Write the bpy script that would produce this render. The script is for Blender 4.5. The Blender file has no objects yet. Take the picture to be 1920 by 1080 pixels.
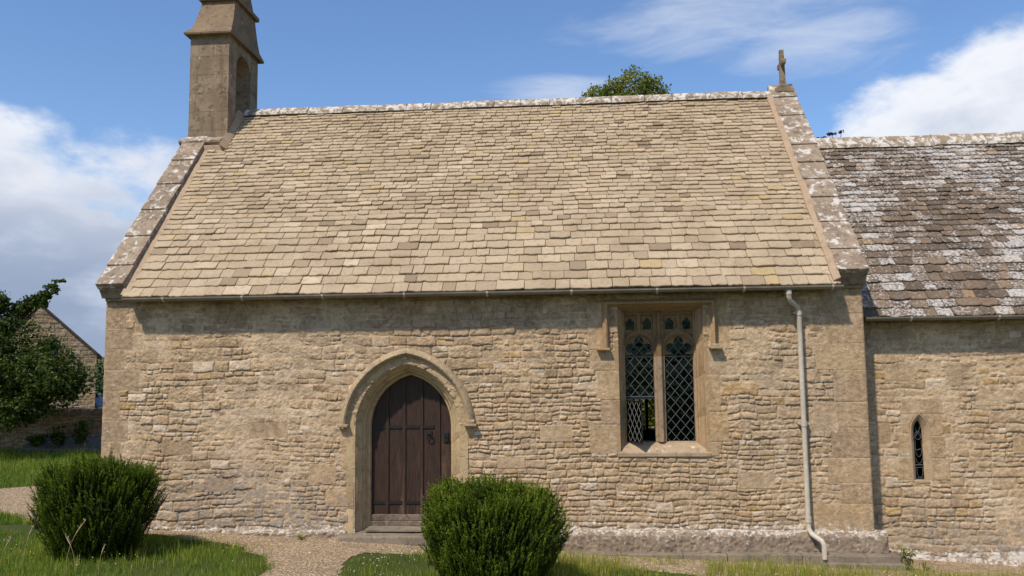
import bpy, bmesh, math, random
import numpy as np
from mathutils import Vector, Matrix
R = math.radians
scene = bpy.context.scene
# ------------------------------------------------------------------ camera
CAM = (6.8, -11.15, 2.25)
T, YW, RL = R(5.45), R(4.42), R(.66)
fw = Vector((-math.sin(YW)*math.cos(T), math.cos(YW)*math.cos(T), math.sin(T)))
rt = Vector((math.cos(YW), math.sin(YW), 0)); up = rt.cross(fw)
rt, up = rt*math.cos(RL)-up*math.sin(RL), rt*math.sin(RL)+up*math.cos(RL)
cd = bpy.data.cameras.new('camera'); cam = bpy.data.objects.new('camera', cd); scene.collection.objects.link(cam)
m = Matrix((rt, up, -fw)).transposed().to_4x4(); m.translation = CAM; cam.matrix_world = m
cd.sensor_width = 36; cd.lens = 36*1500/1920; cd.clip_end = 3000; cd.clip_start = .1
scene.camera = cam
# ------------------------------------------------------------------ light
SUN_EL, SUN_AZ = R(53), R(32)          # azimuth to the left of the wall's normal
sd = Vector((-math.sin(SUN_AZ)*math.cos(SUN_EL), -math.cos(SUN_AZ)*math.cos(SUN_EL), math.sin(SUN_EL)))
ld = bpy.data.lights.new('sun', 'SUN'); lo = bpy.data.objects.new('sun', ld); scene.collection.objects.link(lo)
ld.energy = 4.0; ld.angle = R(2.0); ld.color = (1, .92, .80)
lo.rotation_euler = sd.to_track_quat('Z', 'Y').to_euler()
scene.view_settings.view_transform = 'Standard'; scene.view_settings.look = 'None'
scene.view_settings.exposure = .18; scene.view_settings.gamma = 1

class NT:
    """tiny helper round a node tree"""
    def __init__(s, nt): s.t = nt; nt.nodes.clear()
    def n(s, typ, ins=None, **kw):
        nd = s.t.nodes.new(typ)
        for k, v in kw.items(): setattr(nd, k, v)
        if ins:
            for k, v in ins.items():
                sock = nd.inputs[k]
                if hasattr(v, 'bl_idname') and hasattr(v, 'is_output'): s.t.links.new(v, sock)
                elif hasattr(v, 'outputs'): s.t.links.new(v.outputs[0], sock)
                else: sock.default_value = v
        return nd
    def math(s, op, a, b=0.0, c=None, clamp=False):
        nd = s.t.nodes.new('ShaderNodeMath'); nd.operation = op; nd.use_clamp = clamp
        for i, v in enumerate((a, b, c)):
            if v is None: continue
            if isinstance(v, (int, float)): nd.inputs[i].default_value = v
            else: s.t.links.new(v.outputs[0] if hasattr(v, 'outputs') else v, nd.inputs[i])
        return nd.outputs[0]
    def ramp(s, fac, stops, interp='LINEAR'):
        nd = s.n('ShaderNodeValToRGB', {'Fac': fac}); cr = nd.color_ramp; cr.interpolation = interp
        while len(cr.elements) < len(stops): cr.elements.new(.5)
        for e, (p, c) in zip(cr.elements, stops):
            e.position = p; e.color = (*c, 1) if not isinstance(c, (int, float)) else (c, c, c, 1)
        return nd.outputs[0]
    def mix(s, f, a, b, mode='MIX'):
        nd = s.t.nodes.new('ShaderNodeMix'); nd.data_type = 'RGBA'; nd.blend_type = mode; nd.clamp_factor = True
        for i, v in ((0, f), (6, a), (7, b)):
            if isinstance(v, (int, float)): nd.inputs[i].default_value = v
            elif isinstance(v, tuple): nd.inputs[i].default_value = (*v, 1)
            else: s.t.links.new(v.outputs[0] if hasattr(v, 'outputs') else v, nd.inputs[i])
        return nd.outputs[2]
    def noise(s, vec, scale, detail=3, rough=.55, dist=0):
        return s.n('ShaderNodeTexNoise', {'Vector': vec, 'Scale': scale, 'Detail': detail, 'Roughness': rough, 'Distortion': dist}).outputs['Fac']
    def attr(s, name): return s.n('ShaderNodeAttribute', attribute_name=name).outputs['Fac']
    def smooth(s, v, lo, hi):
        nd = s.n('ShaderNodeMapRange', {'Value': v, 'From Min': lo, 'From Max': hi}); nd.interpolation_type = 'SMOOTHSTEP'
        return nd.outputs[0]

# ------------------------------------------------------------------ sky
w = bpy.data.worlds.new('World'); scene.world = w; w.use_nodes = True
S = NT(w.node_tree)
sky = S.n('ShaderNodeTexSky'); sky.sky_type = 'NISHITA'; sky.sun_disc = False
sky.sun_elevation = SUN_EL; sky.sun_rotation = R(212); sky.air_density = 1.2; sky.dust_density = .4; sky.ozone_density = 2.2
tc = S.n('ShaderNodeTexCoord').outputs['Generated']
dirn = S.n('ShaderNodeVectorMath', {0: tc}, operation='NORMALIZE').outputs[0]
sp = S.n('ShaderNodeSeparateXYZ', {0: dirn}).outputs
az = S.math('ARCTAN2', sp[0], sp[1]); el = S.math('ARCSINE', sp[2])
# clouds as (azimuth, elevation, half widths) in degrees, puffiness from noise of the direction
CLOUDS = [(-44, 5.5, 16, 5.5), (-37.5, 12.5, 7, 3.8), (-30, 11, 10, 4.8), (-45, 13, 7, 5), (-38, 9, 12, 5), (-24, 9.5, 8, 5.5), (-30, 3, 20, 6),
          (24.5, 14.2, 7, 4.2), (31, 16.5, 8, 5.5), (17, 12, 4.5, 2.6), (26, 8, 16, 7), (40, 12, 14, 10),
          (-90, 10, 30, 7), (75, 14, 24, 8), (130, 12, 30, 7), (180, 9, 25, 6), (-140, 12, 25, 6), (105, 30, 15, 6), (-100, 38, 16, 6)]
best = None
for a, e, sa, se in CLOUDS:
    da = S.math('MULTIPLY', S.math('SUBTRACT', az, R(a)), 1/R(sa)); de = S.math('MULTIPLY', S.math('SUBTRACT', el, R(e)), 1/R(se))
    q = S.math('SUBTRACT', 1.0, S.math('ADD', S.math('MULTIPLY', da, da), S.math('MULTIPLY', de, de)))
    best = q if best is None else S.math('MAXIMUM', best, q)
best = S.math('MAXIMUM', best, -3.0)
stretch = S.n('ShaderNodeMapping', {'Vector': dirn, 'Scale': (1, 1, 1.9)}).outputs[0]
n1 = S.noise(stretch, 5.5, 9, .56, .15); n2 = S.noise(stretch, 16, 6, .6, .1)
dens = S.math('ADD', best, S.math('MULTIPLY', S.math('SUBTRACT', n1, .5), 3.4))
dens = S.math('ADD', dens, S.math('MULTIPLY', S.math('SUBTRACT', n2, .5), .9))
mask = S.smooth(dens, -.15, .75)
# thin high wisps
wst = S.n('ShaderNodeMapping', {'Vector': dirn, 'Rotation': (0, R(12), 0), 'Scale': (1, 1, 4.2)}).outputs[0]
wn = S.noise(wst, 6.5, 8, .62, .5)
def blob(a, e, sa, se):
    da = S.math('MULTIPLY', S.math('SUBTRACT', az, R(a)), 1/R(sa)); de = S.math('MULTIPLY', S.math('SUBTRACT', el, R(e)), 1/R(se))
    return S.math('SUBTRACT', 1.0, S.math('ADD', S.math('MULTIPLY', da, da), S.math('MULTIPLY', de, de)))
wb = S.math('MAXIMUM', S.math('MAXIMUM', blob(9, 22.8, 9, 2.4), blob(17, 21.0, 6, 2.6)), S.math('MAXIMUM', blob(0, 19.3, 6, 1.1), blob(16, 24.5, 11, 2.4)))
wisp = S.math('MULTIPLY', S.smooth(S.math('ADD', S.math('MAXIMUM', wb, -1.5), S.math('MULTIPLY', S.math('SUBTRACT', wn, .5), 3.0)), -.3, 1.7), .62)
# brightness of the clouds: white tops, blue grey bellies lower in the bank
shade = S.noise(S.n('ShaderNodeMapping', {'Vector': dirn, 'Location': (.3, .1, .0), 'Scale': (1, 1, 2.6)}).outputs[0], 6, 6, .55)
low = S.smooth(S.math('ADD', el, S.math('MULTIPLY', S.math('SUBTRACT', shade, .5), .20)), R(6), R(17.5))
edge = S.smooth(dens, .2, 1.6)
cc = S.mix(low, (2.8, 3.5, 4.9), (6.6, 7.0, 8.1))
cc = S.mix(S.math('MULTIPLY', edge, S.smooth(shade, .62, .38)), cc, (5.2, 5.8, 7.0))
cc = S.mix(S.math('MULTIPLY', S.math('SUBTRACT', 1.0, edge), low), cc, (8.6, 8.7, 9.0))
skyc = S.mix(1.0, sky.outputs[0], (.96, 1.13, 1.38), 'MULTIPLY')
col = S.mix(wisp, skyc, (7.0, 7.4, 8.2))
col = S.mix(mask, col, cc)
bg = S.n('ShaderNodeBackground', {'Color': col, 'Strength': .1})
S.n('ShaderNodeOutputWorld', {'Surface': bg})

# ------------------------------------------------------------------ helpers
def link(o, parent=None):
    scene.collection.objects.link(o)
    if parent is not None: o.parent = parent
    return o
def tag(o, label=None, cat=None, group=None, kind=None):
    if label: o['label'] = label
    if cat: o['category'] = cat
    if group: o['group'] = group
    if kind: o['kind'] = kind
    return o
def empty(name, loc, label=None, cat=None, group=None):
    o = bpy.data.objects.new(name, None); o.location = loc; o.empty_display_size = .2
    link(o); return tag(o, label, cat, group)
def mesh_np(name, V, F, mat=None, parent=None, attrs=None, smooth=False, world=True):
    """V (n,3), F list of arrays (m,k); world coordinates even when parented"""
    me = bpy.data.meshes.new(name)
    V = np.asarray(V, np.float32)
    if parent is not None and world:
        V = V - np.array(world_loc(parent), np.float32)
    if not isinstance(F, list): F = [F]
    F = [np.asarray(f, np.int32) for f in F if len(f)]
    me.vertices.add(len(V)); me.vertices.foreach_set('co', V.ravel())
    nl = sum(f.size for f in F); npoly = sum(len(f) for f in F)
    me.loops.add(nl); me.loops.foreach_set('vertex_index', np.concatenate([f.ravel() for f in F]))
    me.polygons.add(npoly)
    tot = np.concatenate([np.full(len(f), f.shape[1], np.int32) for f in F])
    st = np.concatenate([[0], np.cumsum(tot)[:-1]]).astype(np.int32)
    me.polygons.foreach_set('loop_start', st); me.polygons.foreach_set('loop_total', tot)
    me.polygons.foreach_set('use_smooth', np.full(npoly, smooth))
    me.update(calc_edges=True)
    if attrs:
        for k, a in attrs.items():
            at = me.attributes.new(k, 'FLOAT', 'POINT'); at.data.foreach_set('value', np.asarray(a, np.float32))
    o = bpy.data.objects.new(name, me)
    if mat:
        for mm in (mat if isinstance(mat, list) else [mat]): me.materials.append(mm)
    return link(o, parent)
def world_loc(o):
    l = Vector((0, 0, 0))
    while o is not None: l += o.location; o = o.parent
    return l
class MB:
    """collects polygons (world coordinates) and links them as one mesh"""
    def __init__(s): s.v = []; s.f = []
    def add(s, vs, fs):
        b = len(s.v); s.v += [tuple(v) for v in vs]; s.f += [tuple(i+b for i in f) for f in fs]; return s
    def box(s, x0, x1, y0, y1, z0, z1, jit=0, bev=0):
        if bev: return s.bevbox((x0, x1), (y0, y1), (z0, z1), bev, jit)
        vs = [(x, y, z) for x in (x0, x1) for y in (y0, y1) for z in (z0, z1)]
        if jit: vs = [tuple(c+random.uniform(-jit, jit) for c in v) for v in vs]
        return s.add(vs, [(0, 1, 3, 2), (4, 6, 7, 5), (0, 4, 5, 1), (2, 3, 7, 6), (0, 2, 6, 4), (1, 5, 7, 3)])
    def bevbox(s, xs, ys, zs, b, jit=0, M=None):
        bm = bmesh.new(); bmesh.ops.create_cube(bm, size=1)
        for v in bm.verts:
            v.co = Vector((xs[0] if v.co.x < 0 else xs[1], ys[0] if v.co.y < 0 else ys[1], zs[0] if v.co.z < 0 else zs[1]))
            if jit: v.co += Vector([random.uniform(-jit, jit) for _ in range(3)])
        bmesh.ops.bevel(bm, geom=bm.edges[:], offset=b, segments=2, affect='EDGES', profile=.6)
        if M is not None: bmesh.ops.transform(bm, matrix=M, verts=bm.verts)
        bm.verts.index_update()
        s.add([v.co[:] for v in bm.verts], [tuple(v.index for v in f.verts) for f in bm.faces]); bm.free(); return s
    def tube(s, pts, r, n=10, cap=True):
        pts = [Vector(p) for p in pts]; rs = r if isinstance(r, (list, tuple)) else [r]*len(pts)
        b = len(s.v); prev = None
        for i, p in enumerate(pts):
            t = (pts[min(i+1, len(pts)-1)]-pts[max(i-1, 0)]).normalized()
            if prev is None: a = t.orthogonal().normalized()
            else: a = (prev-t*prev.dot(t)).normalized()
            prev = a; c = t.cross(a)
            for k in range(n):
                an = 2*math.pi*k/n; s.v.append(tuple(p+(a*math.cos(an)+c*math.sin(an))*rs[i]))
        for i in range(len(pts)-1):
            for k in range(n):
                s.f.append((b+i*n+k, b+i*n+(k+1) % n, b+(i+1)*n+(k+1) % n, b+(i+1)*n+k))
        if cap: s.f.append(tuple(b+k for k in range(n))[::-1]); s.f.append(tuple(b+(len(pts)-1)*n+k for k in range(n)))
        return s
    def prism(s, poly, axis, a0, a1):
        """extrude a 2-D polygon along axis 0/1/2; poly gives the other two coordinates in order"""
        def P(q, a): l = list(q); l.insert(axis, a); return tuple(l)
        n = len(poly); vs = [P(q, a0) for q in poly]+[P(q, a1) for q in poly]
        return s.add(vs, [tuple(range(n))[::-1], tuple(range(n, 2*n))]+[(i, (i+1) % n, n+(i+1) % n, n+i) for i in range(n)])
    def build(s, name, mat, parent=None, smooth=False, sharp=None):
        me = bpy.data.meshes.new(name); off = world_loc(parent) if parent is not None else Vector((0, 0, 0))
        me.from_pydata([tuple(Vector(v)-off) for v in s.v], [], s.f); 
        bm = bmesh.new(); bm.from_mesh(me); bmesh.ops.recalc_face_normals(bm, faces=bm.faces); bm.to_mesh(me); bm.free()
        o = bpy.data.objects.new(name, me)
        for mm in (mat if isinstance(mat, list) else [mat]): me.materials.append(mm)
        if smooth:
            me.polygons.foreach_set('use_smooth', [True]*len(me.polygons))
            if sharp: me.set_sharp_from_angle(angle=R(sharp))
        return link(o, parent)

def hsh(i, j, seed):
    n = (i.astype(np.int64)*374761393 + j.astype(np.int64)*668265263 + seed*974711) & 0x7fffffff
    n = (n ^ (n >> 13))*1274126177 & 0x7fffffff
    return ((n ^ (n >> 16)) & 0xffff)/65535.
def vn(x, y, seed=0):
    i = np.floor(x); j = np.floor(y); fx = x-i; fy = y-j; fx = fx*fx*(3-2*fx); fy = fy*fy*(3-2*fy)
    a = hsh(i, j, seed); b = hsh(i+1, j, seed); c = hsh(i, j+1, seed); d = hsh(i+1, j+1, seed)
    return (a*(1-fx)+b*fx)*(1-fy)+(c*(1-fx)+d*fx)*fy - .5
def fbm(x, y, sc, seed=0, o=3, g=.5):
    x = np.asarray(x, float); y = np.asarray(y, float)
    r = 0; a = 1
    for k in range(o): r = r+a*vn(x*sc+k*17.3, y*sc+k*9.1, seed+k); sc *= 2.03; a *= g
    return r
def sm(x, a, b): t = np.clip((x-a)/(b-a), 0, 1); return t*t*(3-2*t)

# ------------------------------------------------------------------ materials
def newmat(name):
    mt = bpy.data.materials.new(name); mt.use_nodes = True; return mt, NT(mt.node_tree)
def finish(A, color, rough=.9, bump=None, bstr=.4, bdist=.01, spec=.3, metal=0):
    ins = {'Base Color': color, 'Roughness': rough, 'Specular IOR Level': spec, 'Metallic': metal}
    if bump is not None:
        ins['Normal'] = A.n('ShaderNodeBump', {'Height': bump, 'Strength': bstr, 'Distance': bdist})
    b = A.n('ShaderNodeBsdfPrincipled', {k: v for k, v in ins.items() if not (isinstance(v, tuple))})
    for k, v in ins.items():
        if isinstance(v, tuple): b.inputs[k].default_value = (*v, 1)
    A.n('ShaderNodeOutputMaterial', {'Surface': b}); return b

def mat_rubble(name='rubble_stone', mortar=(.53, .385, .245), gain=1.0):
    mt, A = newmat(name)
    pos = A.n('ShaderNodeNewGeometry').outputs['Position']
    tint = A.attr('tint'); mort = A.attr('mort'); lich = A.attr('lich'); grey = A.attr('grey')
    g = lambda c: tuple(x*gain for x in c)
    base = A.ramp(tint, [(0, g((.24, .155, .088))), (.12, g((.35, .232, .132))), (.3, g((.42, .285, .160))), (.45, g((.455, .315, .182))), (.6, g((.485, .345, .210))),
                         (.72, g((.42, .305, .21))), (.80, g((.60, .47, .34))), (.86, g((.43, .265, .11))), (.93, g((.44, .295, .155))), (1, g((.29, .195, .12)))])
    nb = A.noise(pos, 3.1, 5, .6); nm = A.noise(pos, 16, 5, .65); nf = A.noise(pos, 75, 4, .7)
    c = A.mix(A.smooth(nm, .35, .72), base, (.57, .415, .28)); c = A.mix(.36, base, c)
    c = A.mix(mort, c, A.mix(A.attr('pale'), (.29, .21, .135), A.mix(nb, tuple(x*.85 for x in mortar), tuple(x*1.18 for x in mortar))))
    c = A.mix(A.math('MULTIPLY', A.smooth(nb, .56, .40), .35), c, (.31, .215, .13))
    c = A.mix(A.math('MULTIPLY', grey, A.smooth(A.noise(pos, 7, 5, .7), .36, .6)), c, (.29, .24, .19))
    v = A.math('ADD', A.math('MULTIPLY', nf, .9), A.math('MULTIPLY', nm, .55))
    c = A.mix(1.0, c, A.ramp(v, [(.45, .50), (.72, 1.0), (.95, 1.38)]), 'MULTIPLY')
    pp = A.noise(pos, 1.7, 6, .66, .3); c = A.mix(A.math('MULTIPLY', A.smooth(pp, .53, .66), .38), c, (.62, .49, .35))
    dp = A.noise(A.n('ShaderNodeMapping', {'Vector': pos, 'Location': (5, 3, 9)}).outputs[0], 2.3, 6, .7, .2); c = A.mix(A.math('MULTIPLY', A.smooth(dp, .54, .68), .42), c, (.20, .135, .085))
    # small dark pits
    pit = A.smooth(A.noise(pos, 130, 2, .6), .68, .74)
    c = A.mix(A.math('MULTIPLY', pit, .7), c, (.12, .085, .055))
    # white and grey lichen patches
    ln = A.math('ADD', A.noise(pos, 13, 6, .68, .3), A.math('MULTIPLY', lich, .30))
    c = A.mix(A.math('MULTIPLY', A.smooth(ln, .705, .78), .85), c, (.66, .60, .52))
    vo = A.n('ShaderNodeTexVoronoi', {'Vector': pos, 'Scale': 7.5, 'Randomness': 1})
    spot = A.math('MULTIPLY', A.smooth(A.math('ADD', vo.outputs['Distance'], A.math('MULTIPLY', A.math('SUBTRACT', nf, .5), .16)), .15, .10), A.smooth(A.noise(pos, 1.6, 2, .5), .50, .58))
    c = A.mix(A.math('MULTIPLY', spot, .7), c, (.62, .56, .47))
    h = A.math('ADD', A.math('MULTIPLY', nf, .7), A.math('MULTIPLY', nm, 1.0))
    finish(A, c, .93, h, .9, .012, .2); return mt

def mat_ashlar(name, c0, c1, dark, lichen=.0, lcol=(.62, .57, .49), sc=1.0, lscale=9, bumpd=.006):
    mt, A = newmat(name); pos = A.n('ShaderNodeNewGeometry').outputs['Position']
    n0 = A.noise(pos, 2.2*sc, 4, .6); n1 = A.noise(pos, 11*sc, 6, .65); n2 = A.noise(pos, 90, 4, .7)
    c = A.mix(A.smooth(n0, .35, .65), c0, c1)
    c = A.mix(A.math('MULTIPLY', A.smooth(n1, .50, .66), .8), c, dark)
    nq_ = A.noise(pos, 34*sc, 5, .7); c = A.mix(A.math('MULTIPLY', A.smooth(nq_, .56, .70), .35), c, tuple(min(1, x*1.35) for x in c0))
    c = A.mix(1.0, c, A.ramp(n2, [(.3, .72), (.55, 1.0), (.75, 1.22)]), 'MULTIPLY')
    pit = A.smooth(A.noise(pos, 120, 2, .6), .66, .72); c = A.mix(A.math('MULTIPLY', pit, .5), c, tuple(x*.45 for x in dark))
    jo = None
    if name == 'bellcote_stone':
        xyz = A.n('ShaderNodeSeparateXYZ', {0: pos}).outputs
        bv = A.n('ShaderNodeCombineXYZ', {0: A.math('ADD', xyz[0], A.math('MULTIPLY', xyz[1], .62)), 1: xyz[2]})
        br = A.n('ShaderNodeTexBrick', {'Vector': bv, 'Color1': (1.04, 1.02, 1.0, 1), 'Color2': (.90, .90, .91, 1), 'Mortar': (.72, .70, .67, 1), 'Scale': 1.0, 'Mortar Size': .004, 'Mortar Smooth': .4, 'Bias': .2, 'Brick Width': .62, 'Row Height': .34})
        c = A.mix(1.0, c, br.outputs['Color'], 'MULTIPLY'); jo = br.outputs['Fac']
        st_ = A.noise(A.n('ShaderNodeMapping', {'Vector': pos, 'Scale': (1, 1, .10)}).outputs[0], 9, 5, .6); c = A.mix(A.math('MULTIPLY', A.smooth(st_, .52, .66), .55), c, (.12, .088, .06))
    if lichen:
        ln = A.noise(pos, lscale, 7, .7, .4)
        if name == 'plinth_stone': ln = A.math('ADD', ln, A.math('SUBTRACT', A.math('MULTIPLY', A.attr('lich'), .20), .115))
        c = A.mix(A.math('MULTIPLY', A.smooth(ln, .685-.30*lichen, .80-.30*lichen), .85), c, A.mix(n2, tuple(x*.8 for x in lcol), tuple(x*1.15 for x in lcol)))
        yl = A.noise(pos, 21, 5, .6); c = A.mix(A.math('MULTIPLY', A.smooth(yl, .66, .72), .5), c, (.42, .29, .10))
    hh = A.math('ADD', A.math('MULTIPLY', n2, .6), n1)
    if jo is not None: hh = A.math('SUBTRACT', hh, A.math('MULTIPLY', jo, 1.2))
    finish(A, c, .9, hh, .8, bumpd, .2); return mt

def mat_slate(name, stops, dirt, lich=False):
    mt, A = newmat(name); pos = A.n('ShaderNodeNewGeometry').outputs['Position']
    t = A.attr('tint'); a = A.attr('lich')
    c = A.ramp(t, stops)
    n1 = A.noise(pos, 14, 5, .65); n2 = A.noise(pos, 80, 4, .7); n0 = A.noise(pos, 1.3, 4, .6)
    c = A.mix(A.math('MULTIPLY', A.smooth(n0, .45, .70), .5), c, dirt)
    c = A.mix(A.math('MULTIPLY', A.smooth(n1, .50, .70), .6), c, dirt)
    gl_ = A.noise(pos, 31, 5, .7); c = A.mix(A.math('MULTIPLY', A.smooth(gl_, .60, .68), .45), c, (.60, .52, .42))
    c = A.mix(1.0, c, A.ramp(n2, [(.3, .78), (.55, 1.0), (.75, 1.16)]), 'MULTIPLY')
    if lich:
        ln = A.math('ADD', A.noise(pos, 26, 7, .76, .3), A.math('MULTIPLY', a, .235))
        c = A.mix(A.math('MULTIPLY', A.smooth(ln, .575, .70), .84), c, A.mix(n1, (.36, .33, .30), (.66, .61, .56)))
        bk = A.noise(pos, 23, 5, .7); c = A.mix(A.math('MULTIPLY', A.smooth(bk, .60, .67), .7), c, (.075, .055, .04))
    else:
        ln = A.noise(pos, 2.4, 6, .65); c = A.mix(A.math('MULTIPLY', A.smooth(ln, .62, .70), .45), c, (.44, .31, .12))
    finish(A, c, .88, A.math('ADD', A.math('MULTIPLY', n2, .5), n1), .7, .008, .25); return mt

def mat_simple(name, color, rough=.6, var=.25, scale=20, bump=.003, spec=.4, metal=0, dark=None):
    mt, A = newmat(name); pos = A.n('ShaderNodeNewGeometry').outputs['Position']
    n1 = A.noise(pos, scale, 5, .65); n2 = A.noise(pos, scale*.2, 4, .6)
    c = A.mix(A.smooth(n1, .3, .7), tuple(x*(1-var) for x in color), tuple(min(1, x*(1+var)) for x in color))
    if dark: c = A.mix(A.math('MULTIPLY', A.smooth(n2, .5, .65), .6), c, dark)
    finish(A, c, rough, n1, .5, bump, spec, metal); return mt

def mat_leaf(name, stops, rough=.6, trans=.25, spec=.3):
    mt, A = newmat(name); t = A.attr('tint'); c = A.ramp(t, stops)
    pos = A.n('ShaderNodeNewGeometry').outputs['Position']
    c = A.mix(1.0, c, A.ramp(A.noise(pos, 9, 3, .6), [(.3, .75), (.7, 1.25)]), 'MULTIPLY')
    b = A.n('ShaderNodeBsdfPrincipled', {'Base Color': c, 'Roughness': rough, 'Specular IOR Level': spec})
    tr = A.n('ShaderNodeBsdfTranslucent', {'Color': A.mix(1.0, c, (1.3, 1.5, .6), 'MULTIPLY')})
    mx = A.n('ShaderNodeMixShader', {0: trans, 1: b, 2: tr})
    A.n('ShaderNodeOutputMaterial', {'Surface': mx}); return mt

M_rub = mat_rubble()
M_ochre = mat_ashlar('ochre_ashlar', (.49, .355, .195), (.42, .30, .165), (.29, .205, .12))
M_ochre_l = mat_ashlar('weathered_hood_stone', (.36, .27, .165), (.42, .31, .18), (.20, .15, .10), .34, sc=1.6, lscale=24)
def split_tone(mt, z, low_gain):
    """the stones below a joint are a paler replacement; those above carry shade in their colour"""
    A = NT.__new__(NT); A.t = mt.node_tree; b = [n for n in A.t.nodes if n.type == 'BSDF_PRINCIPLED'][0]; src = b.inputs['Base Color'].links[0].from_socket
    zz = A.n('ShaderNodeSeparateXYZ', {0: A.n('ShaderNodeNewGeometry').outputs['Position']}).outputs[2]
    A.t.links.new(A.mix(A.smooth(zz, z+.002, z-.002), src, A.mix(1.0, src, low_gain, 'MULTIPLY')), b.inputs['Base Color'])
M_win = mat_ashlar('window_stone', (.41, .27, .145), (.36, .235, .125), (.26, .17, .10))
M_lan = mat_ashlar('lancet_stone', (.46, .325, .205), (.41, .29, .18), (.31, .22, .14))
M_trac = mat_ashlar('tracery_stone', (.25, .155, .078), (.20, .125, .062), (.12, .078, .045))  # dark brown has the shade of the deep-set window head painted in
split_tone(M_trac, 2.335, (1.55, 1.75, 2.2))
M_bell = mat_ashlar('bellcote_stone', (.225, .16, .10), (.33, .245, .165), (.12, .085, .056), .22, sc=1.2, lscale=8)
M_cap = mat_ashlar('cap_stone', (.26, .18, .11), (.19, .135, .085), (.12, .082, .052), .22, sc=1.2, lscale=7)
M_cope = mat_ashlar('coping_stone', (.24, .175, .12), (.32, .24, .165), (.14, .10, .07), .59, (.62, .57, .51), lscale=8)
M_ridge = mat_ashlar('ridge_stone', (.33, .245, .165), (.26, .19, .125), (.15, .11, .075), .74, (.64, .60, .54), lscale=9)
M_plinth = mat_ashlar('plinth_stone', (.32, .24, .17), (.25, .185, .13), (.14, .10, .07), .62, (.58, .51, .43), lscale=17)
M_foot = mat_ashlar('footing_stone', (.27, .215, .155), (.21, .165, .12), (.12, .095, .07), .25, lscale=14)
M_sill = mat_ashlar('sill_stone', (.42, .31, .20), (.36, .26, .16), (.26, .19, .12), .38, (.68, .60, .50), lscale=8)
M_fillet = mat_ashlar('lime_fillet', (.42, .30, .195), (.37, .265, .17), (.30, .21, .14), bumpd=.003)
M_slate = mat_slate('pale_stone_slate', [(0, (.22, .155, .10)), (.12, (.33, .243, .155)), (.3, (.395, .298, .192)), (.55, (.43, .328, .213)), (.75, (.465, .358, .235)), (.88, (.54, .42, .285)), (.95, (.43, .315, .16)), (1, (.41, .29, .155))], (.28, .20, .12))
M_slate2 = mat_slate('lichened_stone_slate', [(0, (.075, .052, .035)), (.35, (.125, .088, .058)), (.65, (.18, .125, .082)), (.85, (.24, .165, .105)), (1, (.30, .19, .10))], (.085, .06, .043), True)
M_lead = mat_simple('lead_came', (.10, .11, .11), .55, .2, 60, .001, .5, .3)
M_paint = mat_simple('grey_beige_paint', (.50, .43, .34), .5, .12, 14, .001, .4, dark=(.40, .34, .26))
M_gut = mat_simple('gutter_paint', (.22, .18, .135), .5, .15, 10, .001, .4, dark=(.16, .13, .10))
M_iron = mat_simple('black_iron', (.018, .017, .017), .5, .3, 40, .002, .5, .4)
M_soil = mat_simple('bare_wood', (.13, .085, .055), .85, .35, 18, .01)
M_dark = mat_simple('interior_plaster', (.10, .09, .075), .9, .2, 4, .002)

def mat_door():
    mt, A = newmat('old_oak_door'); pos = A.n('ShaderNodeNewGeometry').outputs['Position']
    st = A.n('ShaderNodeMapping', {'Vector': pos, 'Scale': (1, 1, .07)}).outputs[0]
    g = A.noise(st, 60, 6, .7); g2 = A.noise(st, 11, 5, .6); big = A.noise(pos, 2.6, 4, .6)
    c = A.mix(A.smooth(g, .3, .7), (.020, .0105, .007), (.056, .028, .017))
    z = A.n('ShaderNodeSeparateXYZ', {0: pos}).outputs[2]
    worn = A.math('MULTIPLY', A.smooth(g2, .52, .66), A.smooth(A.math('ADD', z, A.math('MULTIPLY', A.math('SUBTRACT', big, .5), 1.5)), 1.3, .3))
    c = A.mix(A.math('MULTIPLY', worn, .55), c, (.18, .108, .062))
    finish(A, c, .62, A.math('ADD', g, g2), .8, .006, .3); return mt
M_door = mat_door()
M_sillwood = mat_simple('weathered_grey_wood', (.17, .125, .09), .85, .4, 22, .006, dark=(.06, .045, .035))

def mat_glass():
    mt, A = newmat('old_window_glass'); pos = A.n('ShaderNodeNewGeometry').outputs['Position']
    vo = A.n('ShaderNodeTexVoronoi', {'Vector': pos, 'Scale': 9}); 
    bmp = A.n('ShaderNodeBump', {'Height': A.math('ADD', A.noise(pos, 5, 2, .5), A.math('MULTIPLY', vo.outputs['Distance'], .35)), 'Strength': .35, 'Distance': .02})
    tr = A.n('ShaderNodeBsdfTransparent', {'Color': (.16, .20, .18, 1)}); gl = A.n('ShaderNodeBsdfGlossy', {'Color': (.25, .32, .28, 1), 'Roughness': .06, 'Normal': bmp})
    fr = A.n('ShaderNodeFresnel', {'IOR': 1.5, 'Normal': bmp})
    A.n('ShaderNodeOutputMaterial', {'Surface': A.n('ShaderNodeMixShader', {0: fr, 1: tr, 2: gl})}); return mt
M_glass = mat_glass()

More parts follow.
